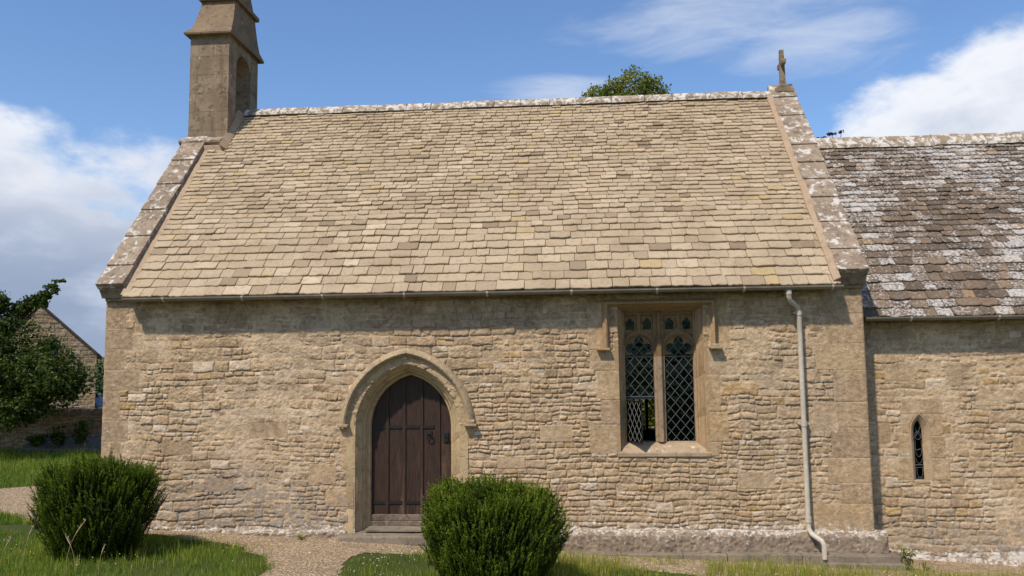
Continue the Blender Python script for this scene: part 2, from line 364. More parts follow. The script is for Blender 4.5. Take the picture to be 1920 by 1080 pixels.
# ------------------------------------------------------------------ terrain
def zg(x, y):
    x = np.asarray(x, float); y = np.asarray(y, float)
    e = np.interp(x, [-12, 1, 3.9, 6.8, 10.7, 13, 20, 60], [.0, -.03, -.13, -.27, -.42, -.55, -.7, -1.5])
    front = sm(-y, 1.0, 11); e = e*(1-.6*front)+.55*front*sm(-y, 3, 11)
    far = sm(y, 10.5, 22); e = e - .62*far*sm(-x, -4, 6)
    d = np.hypot(x-6, y+2)
    hill = sm(d, 250, 900)*(17+10*fbm(x, y, .004, 4, 2))
    return e - 3.0*sm(d, 30, 120) + hill + .015*fbm(x, y, .9, 3, 2)
def grid_sheet(xs, ys, f, name, mat, kind='structure', label=None):
    X, Y = np.meshgrid(xs, ys); Z = f(X, Y); nx, ny = len(xs), len(ys)
    i = (np.arange(ny-1)[:, None]*nx+np.arange(nx-1)[None]).ravel()
    o = mesh_np(name, np.stack([X.ravel(), Y.ravel(), Z.ravel()], 1), np.stack([i, i+1, i+nx+1, i+nx], 1), mat, smooth=True)
    return tag(o, label, None, None, kind)
def mat_ground():
    mt, A = newmat('turf_soil'); pos = A.n('ShaderNodeNewGeometry').outputs['Position']
    n = A.noise(pos, 3, 5, .7); n2 = A.noise(pos, 40, 4, .7); nb = A.noise(pos, .02, 4, .6)
    c = A.mix(A.smooth(n, .35, .65), (.035, .055, .014), (.06, .075, .02)); c = A.mix(A.math('MULTIPLY', n2, .5), c, (.08, .07, .03))
    c = A.mix(A.math('MULTIPLY', A.smooth(nb, .5, .56), .5), c, (.10, .11, .035))
    finish(A, c, .95, n2, .8, .02, .1); return mt
def mat_gravel():
    mt, A = newmat('gravel'); pos = A.n('ShaderNodeNewGeometry').outputs['Position']
    vo = A.n('ShaderNodeTexVoronoi', {'Vector': pos, 'Scale': 48}); n = A.noise(pos, 2.2, 4, .6); n2 = A.noise(pos, 160, 3, .6)
    rnd = A.n('ShaderNodeSeparateColor', {0: vo.outputs['Color']}).outputs[0]
    c = A.ramp(rnd, [(0, (.19, .125, .07)), (.4, (.34, .24, .145)), (.8, (.45, .33, .205)), (1, (.58, .46, .31))])
    c = A.mix(A.math('MULTIPLY', A.smooth(n, .5, .65), .5), c, (.24, .18, .11))
    finish(A, c, .95, A.math('ADD', A.math('MULTIPLY', vo.outputs['Distance'], -1), n2), 1, .012, .2); return mt
M_ground, M_gravel = mat_ground(), mat_gravel()
def span(segs):
    out = []
    for a, b, n in segs: out += list(np.linspace(a, b, n, endpoint=False))
    return np.array(out+[segs[-1][1]])
grid_sheet(span([(-1400, -100, 40), (-100, -20, 20), (-20, 20, 100), (20, 100, 20), (100, 1400, 30)]),
           span([(-300, -30, 10), (-30, -14, 8), (-14, 14, 90), (14, 60, 30), (60, 200, 14), (200, 1600, 50)]), zg, 'ground', M_ground)
# gravel: strip along the walls, round the west end, and the path towards the viewer
FRONT = np.array([(-14, 2.4), (-4, 1.7), (-2.3, 1.1), (-1.2, .3), (.25, -.22), (1.0, -.27), (1.9, -.46), (2.59, -.8), (3.0, -1.4), (3.22, -2.07), (3.2, -4), (2.9, -9)])
FRONTR = np.array([(4.1, -9), (4.15, -4), (4.1, -1.92), (3.95, -1.09), (4.09, -.70), (4.69, -.60), (6.63, -.80), (9, -1.10), (12.6, -.95), (22, -.9)])
GP = np.vstack([FRONT, FRONTR, [(22, .5), (10.8, .5), (10.6, .2), (-.1, .2), (-.3, 4.7), (-2.7, 4.5), (-3.8, 4.0), (-4.2, 3.6), (-8, 3.8), (-14, 4.5)]])
def in_poly(x, y, P):
    r = np.zeros(np.shape(x), bool); n = len(P)
    for i in range(n):
        x1, y1 = P[i]; x2, y2 = P[(i+1) % n]
        c = ((y1 > y) != (y2 > y)) & (x < (x2-x1)*(y-y1)/(y2-y1+1e-12)+x1); r ^= c
    return r
def gravel_at(x, y, j=.09):
    return in_poly(x+j*2*fbm(x, y, 2.2, 31, 3), y+j*2*fbm(x, y, 2.0, 57, 3), GP)
xs = span([(-14, -3, 90), (-3, 14, 340), (14, 22, 40)]); ys = span([(-9, -3.2, 60), (-3.2, .5, 110), (.5, 4.6, 50)])
X, Y = np.meshgrid(xs, ys); Z = zg(X, Y)+.006+.004*fbm(X, Y, 25, 8, 2); keep = gravel_at(X, Y); nx = len(xs)
i = (np.arange(len(ys)-1)[:, None]*nx+np.arange(nx-1)[None]).ravel(); kf = keep.ravel()
q = np.stack([i, i+1, i+nx+1, i+nx], 1); q = q[kf[q].any(1)]
tag(mesh_np('gravel_path', np.stack([X.ravel(), Y.ravel(), Z.ravel()], 1), q, M_gravel, smooth=True), None, None, None, 'structure')

# ------------------------------------------------------------------ coursed rubble sheets
def layout(u0, u1, v0, v1, rng, hmin=.062, hmax=.235, thin=None):
    """list of stones (u0,u1,v0,v1) in rough courses, each course split at random"""
    out = []; v = v0
    def split(a, b, c, d, depth=0):
        w_, h_ = b-a, d-c; tf = thin((a+b)/2, (c+d)/2) if thin else .5
        lim = hmax*(.45+.75*rng.random()**1.2)*(1.15-.5*tf)
        if h_ > max(lim, hmin*1.7) and h_ > 2*hmin*.9:
            k = c+h_*rng.uniform(.36, .64); split(a, b, c, k, depth+1); split(a, b, k, d, depth+1); return
        if w_ > h_*rng.uniform(2.0, 4.2) and w_ > .17:
            k = a+w_*rng.uniform(.32, .68); split(a, k, c, d, depth+1); split(k, b, c, d, depth+1); return
        out.append((a, b, c, d))
    while v < v1:
        h = rng.uniform(.11, .27); u = u0-rng.uniform(0, .5)
        while u < u1:
            w_ = rng.uniform(.45, 1.0); split(u, u+w_, v, v+h); u += w_
        v += h
    return out
def rubble(name, org, ua, va, na, u0, u1, v0, v1, res, seed, parent, mat, extra=(), keep=None, mfun=None, lfun=None, gfun=None, thin=None, prot=.018, edge=True, warp=1.0, tintfun=None, hscale=1):
    """relief sheet of stones; extra = ashlar stones (u0,u1,v0,v1,tint) laid over the rubble"""
    rng = random.Random(seed); st = layout(u0-.1, u1+.1, v0-.1, v1+.1, rng, thin=thin, hmin=.066*hscale, hmax=.25*hscale)
    n0 = len(st); st = st+[e[:4] for e in extra]; n = len(st)
    A = np.array(st); nr = np.random.RandomState(seed)
    tint = nr.beta(2.2, 2.2, n)*.74; tint[nr.rand(n) < .055] = .80; tint[nr.rand(n) < .06] = .86
    P = prot*(.5+nr.rand(n)*.8); tu = nr.normal(0, .025, n); tv = nr.normal(-.01, .05, n); rad = nr.uniform(.003, .016, n); joint = nr.uniform(.003, .0065, n); rough = nr.uniform(.5, 1.3, n)
    for k, e in enumerate(extra):
        j = n0+k; tint[j] = e[4]; P[j] = prot*.85+.003*nr.rand(); tu[j] = tv[j] = 0; rad[j] = .008; joint[j] = .001; rough[j] = .32
    L = .005; nu = int((u1-u0+.4)/L); nv_ = int((v1-v0+.4)/L); lab = np.zeros((nv_, nu), np.int32)
    for k, (a, b, c, d) in enumerate(st):
        if k >= n0: continue
        lab[max(0, int((c-v0+.2)/L)):max(0, int((d-v0+.2)/L)), max(0, int((a-u0+.2)/L)):max(0, int((b-u0+.2)/L))] = k
    lab2 = np.full((nv_, nu), -1, np.int32)
    for k in range(n0, n):
        a, b, c, d = st[k]; lab2[max(0, int((c-v0+.2)/L)):max(0, int((d-v0+.2)/L)), max(0, int((a-u0+.2)/L)):max(0, int((b-u0+.2)/L))] = k
    us = np.linspace(u0, u1, int((u1-u0)/res)+1); vs = np.linspace(v0, v1, int((v1-v0)/res)+1)
    U, V = np.meshgrid(us, vs)
    Uw = U+warp*(.05*fbm(U, V, 1.3, seed, 2)+.034*fbm(U, V, 7, seed+5, 2)); Vw = V+warp*(.07*fbm(U, V, .9, seed+9, 2)+.030*fbm(U*.8, V, 5.5, seed+13, 3))
    def look(lb, a, b): return lb[np.clip(((b-v0+.2)/L).astype(int), 0, nv_-1), np.clip(((a-u0+.2)/L).astype(int), 0, nu-1)]
    l1 = look(lab, Uw, Vw); l2 = look(lab2, U, V); isx = l2 >= 0; l = np.where(isx, l2, l1)
    uu = np.where(isx, U, Uw); vv = np.where(isx, V, Vw); B = A[l]
    cu, cv = (B[..., 0]+B[..., 1])/2, (B[..., 2]+B[..., 3])/2; hu, hv = (B[..., 1]-B[..., 0])/2, (B[..., 3]-B[..., 2])/2
    r_ = np.minimum(rad[l], np.minimum(hu, hv)*.8); qx = np.abs(uu-cu)-hu+r_; qy = np.abs(vv-cv)-hv+r_
    d = -(np.hypot(np.maximum(qx, 0), np.maximum(qy, 0))+np.minimum(np.maximum(qx, qy), 0)-r_)
    d = d-joint[l]+np.where(isx, 0, .008*fbm(U, V, 26, seed+21, 2))
    wd = np.where(isx, .005, .007)
    body = sm(d, 0, wd)
    h = body*(P[l]+tu[l]*(uu-cu)+np.clip(tv[l]*(vv-cv), -.02, .02)+rough[l]*(.009*fbm(U, V*1.6, 9, seed+31, 3)+.009*fbm(U, V*1.3, 30, seed+41, 3)))
    h = h+sm(d, .004, .04)*rough[l]*.004*(~isx)
    ml = .001+(mfun(U, V) if mfun else 0*U)+.010*fbm(U, V, 3.5, seed+51, 3)+.007*fbm(U, V*1.5, 17, seed+61, 3)+.005*fbm(U, V, 45, seed+71, 2)
    ml = np.where(isx, np.clip(ml, .006, .012), ml)
    mo = sm(ml-h, -.003, .003); h = np.maximum(h, ml)
    if edge: 
        de = np.minimum(np.minimum(U-u0, u1-U), 10); h = h*sm(de, -.004, .02)
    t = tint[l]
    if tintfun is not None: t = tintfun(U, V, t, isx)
    P3 = np.array(org)+U[..., None]*np.array(ua)+V[..., None]*np.array(va)+h[..., None]*np.array(na)
    nx = len(us); i = (np.arange(len(vs)-1)[:, None]*nx+np.arange(nx-1)[None]).ravel()
    q = np.stack([i, i+1, i+nx+1, i+nx], 1)
    if keep is not None: q = q[keep(U, V).ravel()[q].all(1)]
    used = np.zeros(U.size, bool); used[q.ravel()] = True; mp = np.cumsum(used)-1
    f = lambda a: np.asarray(a, float).ravel()[used]
    return mesh_np(name, P3.reshape(-1, 3)[used], mp[q], mat, parent, {'tint': f(t), 'mort': f(mo), 'lich': f(lfun(U, V) if lfun else 0*U), 'grey': f(gfun(U, V) if gfun else 0*U), 'pale': f(np.where(isx, .6, sm(ml, .001, .010)))}, smooth=True)

# ================================================================== the church
church = empty('church', (5.4, 0, 0), 'small medieval stone church with pale stone slate roof, bellcote and lower chancel on the right', 'church')
XL, XR = 0.0, 10.70
# ashlar stones let into the rubble of the nave's south wall
ex = []
rr = random.Random(5)
zz = -.45
k = 0
while zz < 3.22:                                                 # west quoins
    h = rr.choice([.26, .3, .36, .42]); h = min(h, 3.27-zz); wq = rr.uniform(.40, .58) if k % 2 else rr.uniform(.24, .36)
    ex.append((-.05, wq, zz, zz+h, rr.choice([.98, .99, 1.0, .12, .2]))); zz += h; k += 1
zz = .0; k = 0
for h, wq, t in [(.36, .78, .92), (.27, .42, .97), (.33, .56, .3), (.40, .50, .98), (.34, .72, .25), (.42, .44, .97), (.36, .66, .35), (.4, .5, .2), (.37, .62, .98)]:
    ex.append((XR-wq, XR+.05, zz, zz+h, t)); zz += h                # east quoins
for x0, x1, z0, z1, t in [(3.52, 3.9, .82, 1.12, .93), (3.60, 3.9, .28, .82, .9), (3.50, 3.9, 1.12, 1.42, .92), (3.62, 3.9, .02, .28, .97),
                          (5.0, 5.30, .98, 1.30, .94), (5.0, 5.40, 1.14, 1.42, .90), (5.0, 5.26, .5, .98, .93), (5.0, 5.34, .0, .5, .96),
                          (7.0, 7.42, 2.15, 2.44, .95), (7.08, 7.42, 1.75, 2.15, .93), (7.14, 7.42, 1.42, 1.75, .97), (6.98, 7.42, 1.02, 1.42, .95),
                          (8.5, 8.84, 2.08, 2.42, .95), (8.5, 8.76, 1.58, 2.08, .93), (8.5, 8.86, 1.18, 1.58, .90), (8.5, 8.72, .98, 1.18, .95),
                          (6.98, 7.2, 2.44, 3.1, .95), (8.72, 8.92, 2.44, 3.1, .94),
                          (2.2, 2.75, 1.25, 1.47, .15), (.9, 1.35, 1.02, 1.22, .1), (1.55, 1.98, .5, .72, .12), (3.05, 3.45, .62, .9, .3), (3.3, 3.7, .3, .55, .93),
                          (8.95, 9.45, .55, .78, .5), (6.3, 6.75, 1.18, 1.42, .4), (9.9, 10.3, 1.3, 1.55, .55), (5.7, 6.1, .82, 1.0, .5)]:
    ex.append((x0, x1, z0, z1, t))
DX, DR, DC, DZ = 4.45, .75, .17, 1.385                           # door arch: centre, radius, centre offset, springing
def arch_half(x, z, off, cx=DX, r0=DR, c=DC, zs=DZ):
    """True inside a two-centred arch grown by off"""
    rad_ = r0+off; a = rad_-c
    dx = np.abs(x-cx)
    return np.where(z < zs, dx < a, (dx+c)**2+(z-zs)**2 < rad_**2)
def keep_nave(U, V):
    return ~(arch_half(U, V, .15) | ((U > 7.40) & (U < 8.56) & (V > 1.05) & (V < 3.045)))
M1 = lambda U, V: .001+.0150*sm(4.6-U, -.8, 2.6)*sm(fbm(U, V, 1.1, 77, 3), -.30, .25)+.010*sm(fbm(U, V, .8, 79, 3), .12, .4)
def lich_nave(U, V): return .75*sm(.12-V, -.12, .15)+.30*sm(fbm(U, V, .7, 90, 2), .0, .5)*sm(1.2-V, 0, .8)
def grey_nave(U, V): return .8*sm(.85-V+.5*fbm(U, V, 1.2, 91, 2), -.1, .5)*sm(4.3-U, -1.2, 1.5)+.65*sm(.25-V, -.1, .4)+.3*sm(fbm(U, V, .6, 99, 3), .1, .4)
thin_nave = lambda u, v: .25+.55*(u > 5)+.3*(v < 1.3)
rubble('nave_wall', (0, 0, 0), (1, 0, 0), (0, 0, 1), (0, -1, 0), 0, XR, -.6, 3.40, .0085, 11, church, M_rub, ex, keep_nave, M1, lich_nave, grey_nave, thin_nave, tintfun=lambda U, V, t, isx: np.where((V > 2.72+.25*fbm(U, V, .9, 43, 2)) & ~isx, np.clip(t*.45+.02*(t > .8), 0, .9), t))  # orange-brown stones in the top courses, which also paint the eaves shade browner
# chancel
YC = .45
exc = [(11.20, 11.47, .60, .92, .95), (11.22, 11.47, .92, 1.24, .93), (11.28, 11.50, 1.24, 1.62, .95), (11.58, 11.83, 1.2, 1.62, .94), (11.58, 11.86, .9, 1.2, .97), (11.58, 11.90, .60, .9, .94), (11.3, 11.85, 1.5, 1.72, .95),
       (10.95, 11.13, 1.1, 1.4, .15), (12.3, 12.7, 1.6, 1.78, .6), (12.75, 13.1, .95, 1.2, .93), (11.1, 11.5, 1.95, 2.2, .5), (11.9, 12.15, 1.9, 2.15, .55)]
keep_ch = lambda U, V: ~arch_half(U, V, .04, 11.53, .42, .33, 1.24) | (V < .60)
def keep_ch(U, V): return ~((V > .60) & arch_half(U, V, .05, 11.53, .26, .17, 1.26))
M2 = lambda U, V: .001+.010*sm(fbm(U, V, 1.0, 177, 3), .0, .35)+.008*sm(.3-V, 0, .8)
rubble('chancel_wall', (0, YC, 0), (1, 0, 0), (0, 0, 1), (0, -1, 0), 10.70, 16.5, -.85, 2.97, .010, 23, church, M_rub, exc, keep_ch, M2,
       lambda U, V: .8*sm(-.32-V, -.1, .15)+.25*sm(.4-V, 0, .6), lambda U, V: .8*sm(.30-V+.5*fbm(U, V, 1.2, 191, 2), -.2, .6)+.25*sm(fbm(U, V, .6, 99, 3), .1, .4), lambda u, v: .75)
# gables and the unseen sides
SL = 1.148
def slopeY(y, off=0): return 3.30+SL*(y+.26)+off
GY = 2.92
def gable_keep(v0y, top): return lambda U, V: V < top(U)
rubble('west_gable_wall', (0, 0, 0), (0, -1, 0), (0, 0, 1), (-1, 0, 0), -2*GY, 0, -.6, 7.1, .03, 31, church, M_rub, (),
       lambda U, V: V < 3.30+SL*(np.minimum(-U, 2*GY+U)+.26), lambda U, V: .006+0*U, hscale=1.3)
b = MB(); b.prism([(0.02, -.6), (0.02, slopeY(0)), (GY, slopeY(GY)), (2*GY-.02, slopeY(0)), (2*GY-.02, -.6)], 0, XL+.04, XL+.34); b.build('gable_core', M_rub, church)
b = MB(); b.prism([(0.04, -.6), (0.04, slopeY(0, .04)), (GY, slopeY(GY, .02)), (2*GY-.02, slopeY(0)), (2*GY-.02, -.6)], 0, XR-.34, XR); b.build('east_gable_wall', M_rub, church)
b = MB()                                                           # north wall with a window opening opposite
NW = (7.75, 8.75, .9, 2.2)
for x0, x1, z0, z1 in [(0, NW[0], -.6, 3.4), (NW[1], XR, -.6, 3.4), (NW[0], NW[1], -.6, NW[2]), (NW[0], NW[1], NW[3], 3.4)]: b.box(x0, x1, 2*GY-.35, 2*GY, z0, z1)
b.box(XR, 16.5, 2*GY-.8, 2*GY-.5, -.8, 2.9); b.box(16.2, 16.5, YC, 2*GY-.5, -.8, 2.9); b.build('north_wall', M_rub, church)
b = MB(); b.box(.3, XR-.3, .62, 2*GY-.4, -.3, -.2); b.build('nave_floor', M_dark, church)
# wall thickness behind the front sheet round the openings (inner face of the nave)
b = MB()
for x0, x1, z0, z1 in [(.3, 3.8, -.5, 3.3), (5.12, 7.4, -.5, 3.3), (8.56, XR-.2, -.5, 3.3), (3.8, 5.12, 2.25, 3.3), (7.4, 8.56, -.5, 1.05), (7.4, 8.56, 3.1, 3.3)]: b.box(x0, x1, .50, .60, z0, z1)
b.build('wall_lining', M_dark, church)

# ---------------------------------------------------------------- slates
def slates(name, x0, x1, ybase, zbase, slope, rows, parent, mat, seed, wmin, wmax, lich=None, rag=1.0, x0f=None, x1f=None):
    rng = random.Random(seed); nr = np.random.RandomState(seed)
    c = 1/math.hypot(1, slope); s_ = slope*c; up_ = np.array([0, c, s_]); nn = np.array([0, -s_, c]); o = np.array([0, ybase, zbase])
    V = []; Fq = []; Fn = []; tt = []; ll = []
    s = 0
    for ri, g in enumerate(rows):
        x = (x0f(s) if x0f else x0)-rng.uniform(0, .0); xe = x1f(s) if x1f else x1
        first = True; wsc = 1-.35*ri/len(rows)
        while x < xe-.01:
            wd = rng.uniform(wmin, wmax)*wsc*(1.35 if rng.random() < .12 else 1); 
            if x+wd > xe-.06: wd = xe-x
            L_ = g*1.7+.02; th = rng.uniform(.028, .042); lift = .044+rng.uniform(-.008, .010); gap = rng.uniform(.001, .004)
            a, b_ = x+gap, x+wd-gap; K = 6; sk = rng.uniform(-.010, .010)*rag; cr = rng.uniform(.001, .009)*rag
            tl = rng.uniform(-.004, .004); base = len(V)
            us = np.linspace(0, 1, K); ed = []
            for j, u in enumerate(us):
                r1 = rng.uniform(-.008, .008)*rag+(cr if j in (0, K-1) else 0)+(rng.uniform(0, .012)*rag if rng.random() < .12 else 0)
                ed.append((a+(b_-a)*u, s+sk*(u-.5)+r1))
            wob = .026*float(fbm(np.array(x*.8), np.array(s*.8), 1, 3, 2)); so = .014*float(fbm(np.array(x*.35), np.array(s*.9), 1, 41, 2))*(s > .3)
            def P(px, ps, h): V.append(o+np.array([px, 0, 0])+up_*ps+nn*(h+wob))
            hl = lambda px: lift+tl*(px-x)/wd*2
            ed = [(px, ps+so) for px, ps in ed]
            for px, ps in ed: P(px, ps+.004, hl(px)-th)            # underside lip
            for px, ps in ed: P(px, ps, hl(px)-.006)               # arris
            for px, ps in ed: P(px+(.004 if px < x+wd/2 else -.004), ps+.010, hl(px))
            P(a, s+L_, .004); P(b_, s+L_, .004)
            for r_ in range(2):
                for j in range(K-1): q0 = base+r_*K+j; Fq.append((q0, q0+1, q0+K+1, q0+K))
            Fn.append(tuple(base+2*K+j for j in range(K))+(base+3*K+1, base+3*K))
            Fq.append((base+K, base+2*K, base+3*K, base)); Fq.append((base+2*K-1, base+K-1, base+3*K+1, base+3*K-1))
            t = nr.beta(2.6, 2.2)*.9; 
            if nr.rand() < .02: t = .95
            if nr.rand() < .03: t = nr.rand()*.1
            l = (lich(x, s, nr) if lich else 0)
            tt += [t]*(3*K+2); ll += [l]*(3*K+2); x += wd
        s += g
    # sheet the slates lie on
    nv = len(V); top = s
    for px, ps in ((x0, 0), (x1, 0), (x1, top+.05), (x0, top+.05)): V.append(o+np.array([px, 0, 0])+up_*ps+nn*(-.004))
    tt += [.1]*4; ll += [0]*4; Fq.append((nv, nv+1, nv+2, nv+3))
    return mesh_np(name, np.array(V), [np.array(Fq), np.array(Fn)], mat, parent, {'tint': tt, 'lich': ll}), s
rows = []; tot = 0
while tot < 4.80:
    g = np.interp(tot, [0, .7, 1.2, 1.6, 2.0, 5], [.187, .172, .148, .122, .105, .094])*random.Random(len(rows)).uniform(.93, 1.07); rows.append(g); tot += g
def xf0(s): return .46 if s < 3.45 else .46
slates('nave_roof', .44, 10.26, -.27, 3.245, SL, rows, church, M_slate, 3, .17, .33, x0f=lambda s: .40 if s < .1 else .46, x1f=lambda s: 10.34 if s < .1 else 10.265)
rows = []; tot = 0
while tot < 4.02:
    g = np.interp(tot, [0, 1.0, 1.6, 2.2, 5], [.175, .165, .14, .11, .095])*random.Random(len(rows)+90).uniform(.9, 1.1); rows.append(g); tot += g
def chl(x, s, nr):
    p = float(fbm(np.array(x), np.array(s), .9, 64, 3)); return float(np.clip(.36+p*.5+.07*(s > 2.3)+nr.normal(0, .22), 0, 1))
slates('chancel_roof', 10.74, 16.6,   .19, 2.825, 1.19, rows, church, M_slate2, 8, .15, .29, chl, 1.6)
b = MB()   # north slopes
b.add([(.3, GY, slopeY(GY, -.02)), (XR-.3, GY, slopeY(GY, -.02)), (XR-.3, 2*GY+.3, 3.25), (.3, 2*GY+.3, 3.25), (.3, GY, slopeY(GY, -.1)), (XR-.3, GY, slopeY(GY, -.1)), (XR-.3, 2*GY+.3, 3.17), (.3, 2*GY+.3, 3.17)],
      [(0, 1, 2, 3), (4, 5, 6, 7), (0, 3, 7, 4), (1, 2, 6, 5), (2, 3, 7, 6), (0, 1, 5, 4)])
b.add([(XR, 2.87, 5.92), (16.6, 2.87, 5.92), (16.6, 5.6, 2.8), (XR, 5.6, 2.8), (XR, 2.87, 5.82), (16.6, 2.87, 5.82), (16.6, 5.6, 2.7), (XR, 5.6, 2.7)], [(0, 1, 2, 3), (4, 5, 6, 7), (0, 3, 7, 4), (1, 2, 6, 5), (2, 3, 7, 6), (0, 1, 5, 4)])
b.build('north_roof_slope', M_slate2, church)
b = MB(); b.prism([(YC+.3, -.8), (YC+.3, 3.2), (2.87, 5.86), (5.3, 3.0), (5.3, -.8)], 0, 16.1, 16.45); b.build('chancel_east_wall', M_rub, church)

# ridge stones
def ridge(name, x0, x1, y, z, wmin, wmax, seed, half=.135, drop=.16, parent=church):
    rng = random.Random(seed); b = MB(); x = x0
    while x < x1-.05:
        wd = min(rng.uniform(wmin, wmax), x1-x); dz = rng.uniform(-.008, .008); e = .004
        prof = [(y-half, z-drop), (y-half+.012, z-drop+.055), (y-.035, z-.012), (y, z), (y+.035, z-.012), (y+half-.012, z-drop+.055), (y+half, z-drop), (y, z-.10)]
        n = len(prof); xs_ = [x+e, x+.014, x+wd*.5, x+wd-.014, x+wd-e]; vs = []
        for k_, xx in enumerate(xs_):
            sh = .008 if k_ in (0, 4) else 0
            for (py, pz) in prof: vs.append((xx, y+(py-y)*(1-sh*4), pz+dz-sh+rng.uniform(-.004, .004)))
        fs = [tuple(range(n))[::-1], tuple(range(4*n, 5*n))]
        for k_ in range(4):
            for j in range(n): fs.append((k_*n+j, k_*n+(j+1) % n, (k_+1)*n+(j+1) % n, (k_+1)*n+j))
        b.add(vs, fs); x += wd
    return b.build(name, M_ridge, parent)
ridge('nave_ridge', .80, 10.35, GY, 7.02, .45, .68, 2)
ridge('chancel_ridge', 10.72, 16.6, 2.87, 6.11, .42, .62, 6, .19, .235)

# ---------------------------------------------------------------- gable copings
def coping(x0, x1, ys_, seed, name):
    rng = random.Random(seed); b = MB(); c = 1/math.hypot(1, SL); s_ = SL*c
    for a, bb in zip(ys_[:-1], ys_[1:]):
        ln = (bb-a)/c; th = .085; dx = rng.uniform(-.008, .008)
        # local box: along slope 0..ln+lap, tilted a little so that the lower edge stands proud
        til = .022/ln; 
        org_ = Vector((0, a, slopeY(a, .10)))
        M_ = Matrix.Translation(org_) @ Matrix.Rotation(math.atan(SL)-til, 4, 'X')
        b.bevbox((x0+dx, x1+dx), (-.012, ln+.04), (-th, .028), .010, .003, M_)
    return b.build(name, M_cope, church)
coping(-.04, .375, [-.21, .06, .50, .93, 1.38, 1.83, 2.34], 4, 'west_gable_coping')
coping(10.315, 10.735, [-.21, .07, .46, .84, 1.14, 1.43, 1.75, 2.33, 2.72, 2.98], 9, 'east_gable_coping')
def kneeler(x0, x1, name):
    b = MB()
    b.prism([(-.10, 3.27), (-.13, 3.33), (-.17, 3.38), (-.18, 3.46), (.12, 3.70), (.12, 3.27)], 0, x0, x1)
    return b.build(name, M_bell, church)
kneeler(-.015, .36, 'kneeler_stone'); kneeler(10.33, 10.715, 'kneeler_stone')
for x0, x1 in ((.02, .36), (10.33, 10.70)): b = MB(); b.box(x0, x1, -.07, .1, 3.225, 3.275, 0, .008); b.build('kneeler_moulding', M_bell, church)
# wall strips between slates and coping (side of the parapet) and lime fillets
c_ = 1/math.hypot(1, SL)
def fillet(x0, x1, h0, h1, ya, yb, name='mortar_fillet'):
    b = MB(); n = 24
    vs = []; fs = []
    for k_ in range(n+1):
        y = ya+(yb-ya)*k_/n; z = slopeY(y, -.05); j = .006*math.sin(k_*1.7)+.004*math.sin(k_*3.1)
        nz = c_; ny = -SL*c_
        for (xx, h) in ((x0, h0), (x0, -.03), (x1, -.03), (x1+j*(1 if x1 > x0 else -1), h1)): vs.append((xx, y+ny*h, z+nz*h))
    for k_ in range(n):
        for j in range(4): fs.append((k_*4+j, k_*4+(j+1) % 4, k_*4+4+(j+1) % 4, k_*4+4+j))
    fs += [(3, 2, 1, 0), tuple(4*n+j for j in range(4))]
    b.add(vs, fs); return b.build(name, M_fillet, church)
fillet(.365, .475, .045, .035, -.24, 2.30); fillet(10.325, 10.245, .115, .060, -.24, 2.90)
fillet(.70, .80, .16, .055, 2.15, 2.90)
b = MB(); b.box(.34, .74, 2.12, 2.35, 5.95, 6.14, .0, .02); b.build('mortar_fillet', M_fillet, church)

# ---------------------------------------------------------------- bellcote
BY0, BY1, BX0, BX1 = 2.30, 3.60, .0, .72
bc = None
def bellcote():
    b = MB(); cy = 2.94; K = 48
    hole = []; outer = []
    z0, z1 = 5.6, 8.22
    hw, zb, zs = .325, 6.55, 7.70
    pts = [(cy-hw, zb)]
    for t in np.linspace(math.pi, 0, 17): pts.append((cy+hw*math.cos(t), zs+.33*math.sin(t)))
    pts.append((cy+hw, zb))
    # outer loop matched point by point
    op = [(BY0, z0), (BY0, z1)]
    out = [(BY0, zb-.9)]
    for k_, t in enumerate(np.linspace(math.pi, 0, 17)):
        c0, s0 = math.cos(t), math.sin(t)
        if k_ == 0: out.append((BY0, zs)); continue
        if k_ == 16: out.append((BY1, zs)); continue
        sc = min((BY1-cy)/abs(c0) if c0 > 1e-6 else ((cy-BY0)/abs(c0) if c0 < -1e-6 else 9), (z1-zs)/s0)
        out.append((cy+c0*sc, zs+s0*sc))
    out[3] = (BY0, z1) if False else out[3]
    out.append((BY1, zb-.9))
    n = len(pts); vs = []
    for xx in (BX1, BX0):
        for p in pts: vs.append((xx, *p))
        for p in out: vs.append((xx, *p))
    fs = []
    for o_ in (0, 2*n):
        for i_ in range(n): j = (i_+1) % n; fs.append((o_+i_, o_+j, o_+n+j, o_+n+i_))
    for i_ in range(n):
        j = (i_+1) % n; fs.append((i_, j, 2*n+j, 2*n+i_)); fs.append((n+i_, n+j, 3*n+j, 3*n+i_))
    b.add(vs, fs)
    b.box(BX0+.001, BX1-.001, BY0+.001, BY1-.001, 5.0, zb-.88)
    b.box(BX0+.002, BX1-.002, BY0+.002, BY1-.002, z1-.3+.31, z1+.02)
    return b
bell = bellcote().build('bellcote', M_bell, church)
# square the shoulders (corners above the arch) 
for y0, y1 in ((BY0+.003, 2.60), (3.28, BY1-.003)): b = MB(); b.box(BX0+.003, BX1-.003, y0, y1, 7.95, 8.21); b.build('bellcote_shoulder', M_bell, bell)
